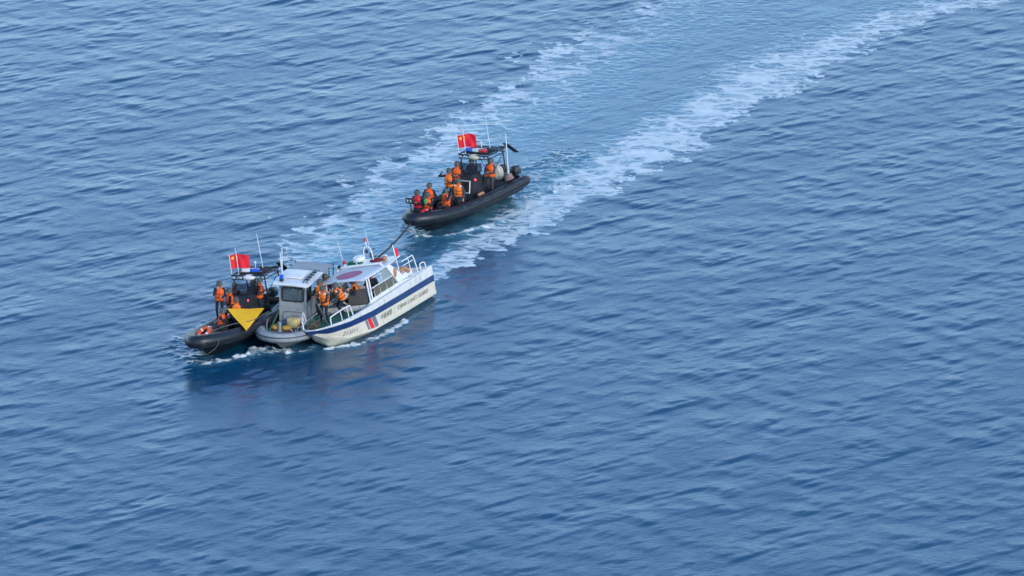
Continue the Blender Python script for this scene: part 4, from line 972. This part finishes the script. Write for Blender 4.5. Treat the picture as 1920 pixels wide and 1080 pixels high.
pA5, hA5, _ = person('crew member with white shoulder patches sitting in the rear black boat', 'A', (0.95, 0.62, DA + 0.12), 12, pelvis=0.60, lean=0, feet=((0.30, 0.15, 0), (0.28, -0.15, 0)), hands=((0.16, 0.32, 0.55), (0.14, -0.32, 0.60)), patches=True, vest='orange2', top='greyuni')
pA6, hA6, _ = person('crew member raising one hand to the helmet in the rear black boat', 'A', (0.15, -0.50, DA), 10, lean=3, hands=((0.26, 0.02, 1.14), (0.20, -0.30, 1.56)), feet=((0.02, 0.13, 0), (0.0, -0.15, 0)), vest='orange2')
pA7, hA7, _ = person('crew member standing highest beside the windscreen of the rear black boat', 'A', (-0.75, -0.62, DA + 0.10), 18, lean=4, hands=((0.28, 0.12, 1.16), (0.22, -0.16, 1.12)), legs='greyuni')
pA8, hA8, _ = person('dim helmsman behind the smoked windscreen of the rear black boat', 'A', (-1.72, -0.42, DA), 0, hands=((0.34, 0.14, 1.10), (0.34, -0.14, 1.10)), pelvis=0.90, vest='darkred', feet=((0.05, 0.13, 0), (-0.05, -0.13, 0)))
pA9, hA9, _ = person('crew member standing aft beside the console holding a dark stick', 'A', (-1.80, 0.72, DA + 0.06), 8, lean=2, hands=((0.28, 0.05, 1.12), (0.26, -0.16, 1.02)), top='greyuni', legs='greyuni', feet=((0.10, 0.17, 0), (-0.05, -0.12, 0)))
# near black boat
pB1, hB1, _ = person('crew member standing at the left edge of the leftmost black boat', 'B', (-0.35, -1.10, 0.76), 25, lean=3, hands=((0.28, 0.12, 1.12), (0.22, -0.10, 1.42)), feet=((0.03, 0.10, 0), (-0.03, -0.10, 0)))
pB2, hB2, _ = person('crew member turned sideways next to the one at the left edge', 'B', (-0.62, -0.68, DA), -55, lean=6, pelvis=0.82, hands=((0.30, 0.10, 0.95), (0.25, -0.2, 0.90)), feet=((0.12, 0.15, 0), (-0.10, -0.15, 0)))
pB3, hB3, _ = person('low crew member just behind the yellow pennant', 'B', (-0.10, -0.12, DA), 35, pelvis=0.56, lean=8, feet=((0.34, 0.15, 0), (0.30, -0.15, 0)), hands=((0.32, 0.10, 0.86), (0.30, -0.12, 0.84)), vest='orange2')
pB4, hB4, _ = person('crew member seated low holding the yellow pennant', 'B', (1.12, -0.28, DA), 85, pelvis=0.34, lean=8, feet=((0.42, 0.15, 0), (0.38, -0.18, 0)), hands=((0.30, 0.16, 0.72), (0.34, -0.02, 0.86)))
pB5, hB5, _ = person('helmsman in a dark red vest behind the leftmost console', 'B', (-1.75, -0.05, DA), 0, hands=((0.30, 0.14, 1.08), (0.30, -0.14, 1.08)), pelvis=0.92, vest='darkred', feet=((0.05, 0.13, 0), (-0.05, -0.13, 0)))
pB6, hB6, _ = person('crew member standing right of the leftmost console, back half turned', 'B', (-1.55, 0.40, DA + 0.12), 110, lean=2, hands=((0.22, 0.22, 1.10), (0.22, -0.18, 1.18)), feet=((0.04, 0.13, 0), (-0.06, -0.13, 0)))
pB7, hB7, _ = person('partly hidden crew member left of the leftmost console', 'B', (-1.30, -0.80, DA), 5, pelvis=0.90, lean=4, hands=((0.24, 0.20, 1.05), (0.24, -0.20, 1.0)), vest='orange', feet=((0.05, 0.13, 0), (-0.05, -0.13, 0)))
# white boat
DC = 1.10
pC1, hC1, _ = person('crew member standing on the green foredeck working a boat hook', 'C', (2.72, -0.26, DC), -10, lean=10, hands=((0.34, 0.06, 0.98), (0.32, -0.06, 1.22)), feet=((0.04, 0.22, 0), (-0.02, -0.20, 0)), vest='orange2', patches=True, headpitch=14, crown='helmet')
pC2, hC2, _ = person('crew member standing behind the boat hook man, nearest the grey cabin', 'C', (1.95, -0.88, DC + 0.12), -5, lean=4, hands=((0.26, 0.22, 1.05), (0.26, -0.20, 1.0)), vest='orange2', patches=True)
pC3, hC3, _ = person('crew member stooping under the front edge of the white roof', 'C', (1.52, 0.06, DC), -40, pelvis=0.80, lean=34, side=0, hands=((0.55, 0.15, 0.62), (0.52, -0.16, 0.60)), feet=((0.02, 0.16, 0), (-0.12, -0.15, 0)), vest='orange2', top='greyuni', patches=True)
pC4, hC4, _ = person('bareheaded man in a white shirt bending under the white roof', 'C', (0.40, -0.60, 0.84), 60, pelvis=0.74, lean=44, hands=((0.52, 0.16, 0.72), (0.50, -0.18, 0.70)), vest=None, top='whiteshirt', helmet=False)
pC5, hC5, _ = person('crew member inside the white cabin seen above the windscreen pane', 'C', (0.15, 0.20, 0.84), -60, pelvis=0.76, lean=30, hands=((0.45, 0.2, 1.0), (0.45, -0.2, 0.98)), vest='orange2')
pC6, hC6, _ = person('person in dark uniform behind the side windows of the white boat', 'C', (-0.85, 0.36, 0.84), 15, pelvis=0.80, lean=10, hands=((0.36, 0.2, 1.0), (0.36, -0.2, 1.0)), vest=None, helmet=False)
# grey boat
pD1, hD1, _ = person('helmsman in a red vest seen through the grey wheelhouse window', 'D', (0.72, 0.26, 0.62), 0, pelvis=0.90, hands=((0.30, 0.16, 1.08), (0.30, -0.14, 1.08)), vest='redbag', helmet=False)
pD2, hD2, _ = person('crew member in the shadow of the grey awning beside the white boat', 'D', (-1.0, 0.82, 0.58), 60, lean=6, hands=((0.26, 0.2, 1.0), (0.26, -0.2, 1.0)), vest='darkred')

# ------------------------------------------------------------------ loose things
def at(b, p): return BOAT[b] @ Vector(p)
def world_part(mb, name, material, parent=None): return mb.build(name, material, parent)
def rope(name, label, pts, r, material, sag=0.0):
    P = crom(pts, 8) if len(pts) > 2 else [Vector(pts[0]).lerp(Vector(pts[1]), k / 16) - Vector((0, 0, sag * 4 * (k / 16) * (1 - k / 16))) for k in range(17)]
    o = MB().tube(P, r, 8).build(name, material); return tag(o, label, 'rope')
rope('tow_rope', 'dark tow rope from the white roof to the rear black boat', [at('C', (-2.9, 0.1, 2.70)), at('A', (4.28, 0.05, 0.72))], 0.045, 'rope', 0.12)
rope('mooring_line', 'thin grey line from the life ring past the yellow pennant', [at('B', (2.85, 0.05, 1.02)), at('B', (1.9, 0.75, 1.10)), at('B', (0.8, 1.35, 1.02)), at('B', (-0.6, 1.42, 1.05))], 0.018, 'ropegrey')
rope('hanging_line', 'thin line hanging down over the bow of the leftmost black boat', [at('B', (3.35, 0.55, 1.05)), at('B', (3.55, 0.92, 0.82)), at('B', (3.62, 0.75, 0.45)), at('B', (3.75, 0.4, 0.22))], 0.016, 'ropegrey')
rope('green_rope', 'taut green rope on the grey foredeck', [at('D', (1.45, -0.72, 1.15)), at('D', (3.0, -0.72, 0.62))], 0.035, 'ropegreen')
# life ring on the bow of the leftmost boat
ctr_ = Vector((2.80, -0.22, 0.98)); rr_ = rotx(14) @ roty(24)
ring = tag(empty('life_ring', BOAT['B'] @ Matrix.Translation(ctr_) @ rr_.to_4x4()), 'orange life ring lying on the bow of the leftmost black boat', 'life ring')
MB().tube([(0.31 * math.cos(a), 0.31 * math.sin(a), 0) for a in np.linspace(0, 2 * PI, 33)[:-1]], 0.095, 12, closed=True).build('ring_body', 'buoy', ring)
for k in range(4):
    a0 = PI / 4 + k * PI / 2
    MB().tube([(0.31 * math.cos(a), 0.31 * math.sin(a), 0) for a in np.linspace(a0 - 0.13, a0 + 0.13, 5)], 0.099, 12).build('white_band', 'reflect', ring)
MB().tube([(0.42 * math.cos(a) * (1 + 0.04 * math.sin(8 * a)), 0.42 * math.sin(a), 0.02) for a in np.linspace(0, 2 * PI, 33)[:-1]], 0.012, 5, closed=True).build('grab_line', 'ropegrey', ring)
# yellow pennant on its pole
pen = tag(empty('pennant'), 'yellow triangular pennant spread over the side of the leftmost black boat', 'flag')
a_, b_, c_ = at('B', (0.92, 0.10, 1.62)), at('B', (-0.98, 1.02, 1.10)), at('B', (1.98, 1.56, 0.82))
nrm = (b_ - a_).cross(c_ - a_).normalized()
rows = []
for i in range(11):
    u = i / 10; p, q = a_.lerp(c_, u), a_.lerp(b_, 1.0).lerp(c_, u)
    rows.append([p.lerp(q, v / 10) + nrm * (0.022 * math.sin(5 * u + 4 * v / 10) + 0.01 * math.sin(13 * v / 10)) for v in range(11)])
MB().sheet(rows, 0.008).build('cloth', 'flagyellow', pen)
MB().tube([at('B', (-0.32, -0.76, 1.84)), a_ + nrm * 0.02, a_.lerp(c_, 0.0) + (a_ - at('B', (-0.32, -0.76, 1.84))).normalized() * 0.06], 0.018, 6).build('pole', 'ropegrey', pen)
# boat hook held on the foredeck
p0, p1 = hC1[0], at('C', (3.05, 0.10, DC))
tag(MB().tube([p0 + (p0 - p1) * 0.35, p0, p1], 0.022, 6).build('boat_hook', 'ropegrey'), 'grey boat hook held upright on the green foredeck', 'pole')
# net heap on the white foredeck
nb = MB()
rn = random.Random(3)
for k in range(48):
    c = Vector((3.62 + rn.uniform(-0.2, 0.2), -0.32 + rn.uniform(-0.18, 0.18), 1.12 + rn.uniform(0.0, 0.28) * (1 - abs(rn.uniform(-1, 1)) * 0.5)))
    pts = [at('C', c + Vector((rn.uniform(-0.18, 0.18), rn.uniform(-0.18, 0.18), rn.uniform(-0.03, 0.12)))) for _ in range(5)]
    nb.tube(crom(pts, 4), 0.014, 5)
tag(nb.build('fishing_net', 'net'), 'tangled brown net heap on the green foredeck', 'net')
# grey foredeck things
MBx = MB().box((0, 0, 0), (0.40, 0.52, 0.44), None, 0.03).build('storage_box', 'boxyellow'); MBx.matrix_world = BOAT['D'] @ Matrix.Translation((1.80, 0.14, 0.79)) @ Matrix.Rotation(R(-14), 4, 'Z')
tag(MBx, 'pale yellow box against the grey wheelhouse front', 'box')
for k, (y, lb) in enumerate(((-0.56, 'left amber float on the grey foredeck beside the steel bollard'), (-0.03, 'right amber float on the grey foredeck beside the steel bollard'))):
    fl = MB().ell((0, 0, 0), (0.20, 0.25, 0.13), None, 18, 10).build('deck_float', 'trayyellow'); fl.matrix_world = BOAT['D'] @ Matrix.Translation((2.38, y, 0.68)); tag(fl, lb, 'float', 'amber floats on the grey foredeck')
# rear boat's gear
mon = tag(empty('monitor', BOAT['A'] @ Matrix.Translation((3.55, -0.38, 0.90)) @ Matrix.Rotation(R(-5), 4, 'Z')), 'black monitor on a post at the bow of the rear black boat', 'monitor')
MB().tube([(0, 0, 0), (0, 0, 0.62)], 0.03, 8).build('post', 'blackmetal', mon)
MB().box((0.02, 0, 0.74), (0.10, 0.52, 0.30), None, 0.02).build('case', 'blackmetal', mon)
for y in (-0.12, 0.08): MB().box((0.075, y, 0.74), (0.012, 0.09, 0.14), None, 0.003).build('marking', 'whitelens', mon)
ctr_ = Vector((3.1, 0.25, 0.84))
ring2 = tag(empty('life_ring', BOAT['A'] @ Matrix.Translation(ctr_) @ (rotx(-34) @ roty(20)).to_4x4()), 'red life ring in the bow of the rear black boat', 'life ring')
MB().tube([(0.29 * math.cos(a), 0.29 * math.sin(a), 0) for a in np.linspace(0, 2 * PI, 33)[:-1]], 0.085, 12, closed=True).build('ring_body', 'redbag', ring2)
for k in range(4):
    a0 = PI / 4 + k * PI / 2
    MB().tube([(0.29 * math.cos(a), 0.29 * math.sin(a), 0) for a in np.linspace(a0 - 0.11, a0 + 0.11, 5)], 0.089, 12).build('white_band', 'reflect', ring2)
fe = tag(empty('fender', BOAT['A'] @ Matrix.Translation((-3.45, 0.1, 0.72)) @ Matrix.Scale(0.78, 4)), 'large cream round fender behind the crew member standing aft', 'fender')
MB().lathe([(0.05, 0.0), (0.26, 0.06), (0.36, 0.25), (0.38, 0.5), (0.34, 0.74), (0.22, 0.92), (0.09, 0.99), (0.07, 1.06)], (0, 0, 0)).build('fender_body', 'fender', fe)
MB().tube([(0.05 * math.cos(a), 0, 1.08 + 0.05 * math.sin(a)) for a in np.linspace(0, 2 * PI, 13)[:-1]], 0.015, 6, closed=True).build('eye_loop', 'ropegrey', fe)
f2 = tag(empty('fender', BOAT['A'] @ Matrix.Translation((-3.15, 0.98, 0.98)) @ rotx(20).to_4x4()), 'pinkish coiled fender on the stern quarter of the rear black boat', 'fender')
for k in range(4):
    MB().tube([((0.21 - 0.015 * k) * math.cos(a), (0.21 - 0.015 * k) * math.sin(a), -0.08 + 0.075 * k) for a in np.linspace(0, 2 * PI, 21)[:-1]], 0.045, 8, closed=True).build('coil', 'pinktan', f2)
tag(MB().tube(crom([at('A', (-0.85, 0.98, 0.86)), at('A', (-0.6, 1.0, 0.89)), at('A', (-0.35, 0.96, 0.86))], 4), [0.03] + [0.075] * 7 + [0.03], 8).build('rolled_bag', 'tan'), 'small tan rolled bag on the tube of the rear black boat', 'bag')
cmr = tag(empty('camera', Matrix.Translation((hA4[0] + hA4[1]) / 2) @ Matrix.Rotation(R(HEAD['A'] + 12), 4, 'Z')), 'black camera raised by a seated crew member in the rear boat', 'camera')
MB().box((0, 0, 0.02), (0.09, 0.15, 0.11), None, 0.015).build('camera_body', 'blackmetal', cmr)
MB().lathe([(0.045, 0), (0.05, 0.02), (0.048, 0.11), (0.052, 0.12)], (0.04, 0, 0.02), roty(90)).build('camera_lens', 'blackmetal', cmr)
pch = MB().box((0, 0, 0), (0.05, 0.16, 0.22), None, 0.02).build('pouch', 'greencard'); pch.matrix_world = Matrix.Translation(hA2[0] + Vector((0, 0, 0.06))) @ Matrix.Rotation(R(HEAD['A'] + 25), 4, 'Z'); tag(pch, 'green pouch held by the crouching crew member in the rear boat', 'pouch')
d_ = (hA9[0] - hA9[1]).normalized()
tag(MB().tube([hA9[1] - d_ * 0.3 - Vector((0, 0, 0.2)), hA9[1], hA9[0], hA9[0] + d_ * 0.2 + Vector((0, 0, 0.12))], 0.024, 6).build('dark_stick', 'blackmetal'), 'dark stick held across the body by the crew member standing aft', 'stick')
# black bags in the bow of the leftmost boat
for k, (x, y, s_, lb) in enumerate(((1.75, -0.35, 0.34, 'black kit bag lying behind the orange life ring'), (0.55, -0.72, 0.30, 'black kit bag in front of the man at the left edge'), (1.2, -0.3, 0.26, 'small black kit bag between the two larger ones'))):
    bg_ = tag(empty('kit_bag', BOAT['B'] @ Matrix.Translation((x, y, 0.45)) @ Matrix.Rotation(R(30 * k), 4, 'Z')), lb, 'bag', 'black kit bags in the leftmost boat')
    MB().ell((0, 0, s_ * 0.8), (s_ * 1.25, s_ * 0.85, s_ * 0.8), None, 14, 8).build('bag_body', 'console', bg_)
    MB().tube([(s_ * 0.6 * math.cos(a), 0, s_ * 1.5 + s_ * 0.25 * math.sin(a)) for a in np.linspace(0, PI, 9)], 0.02, 6).build('handle', 'strap', bg_)
sb_ = MB().box((0, 0, 0), (0.5, 0.42, 0.28), None, 0.04).build('step_case', 'console'); sb_.matrix_world = BOAT['B'] @ Matrix.Translation((-0.35, -0.92, 0.60)); tag(sb_, 'black case under the feet of the man at the left edge', 'case')
# tan cushion on the white boat's aft locker
tn = MB().tube(crom([at('C', (-3.30, 0.75, 1.72)), at('C', (-3.42, 0.9, 1.86)), at('C', (-3.6, 1.0, 1.80)), at('C', (-3.75, 1.02, 1.60))], 4), [0.07] + [0.11] * 11 + [0.08], 8).build('cushion', 'tan'); tag(tn, 'bent tan cushion on the aft locker of the white boat', 'cushion')
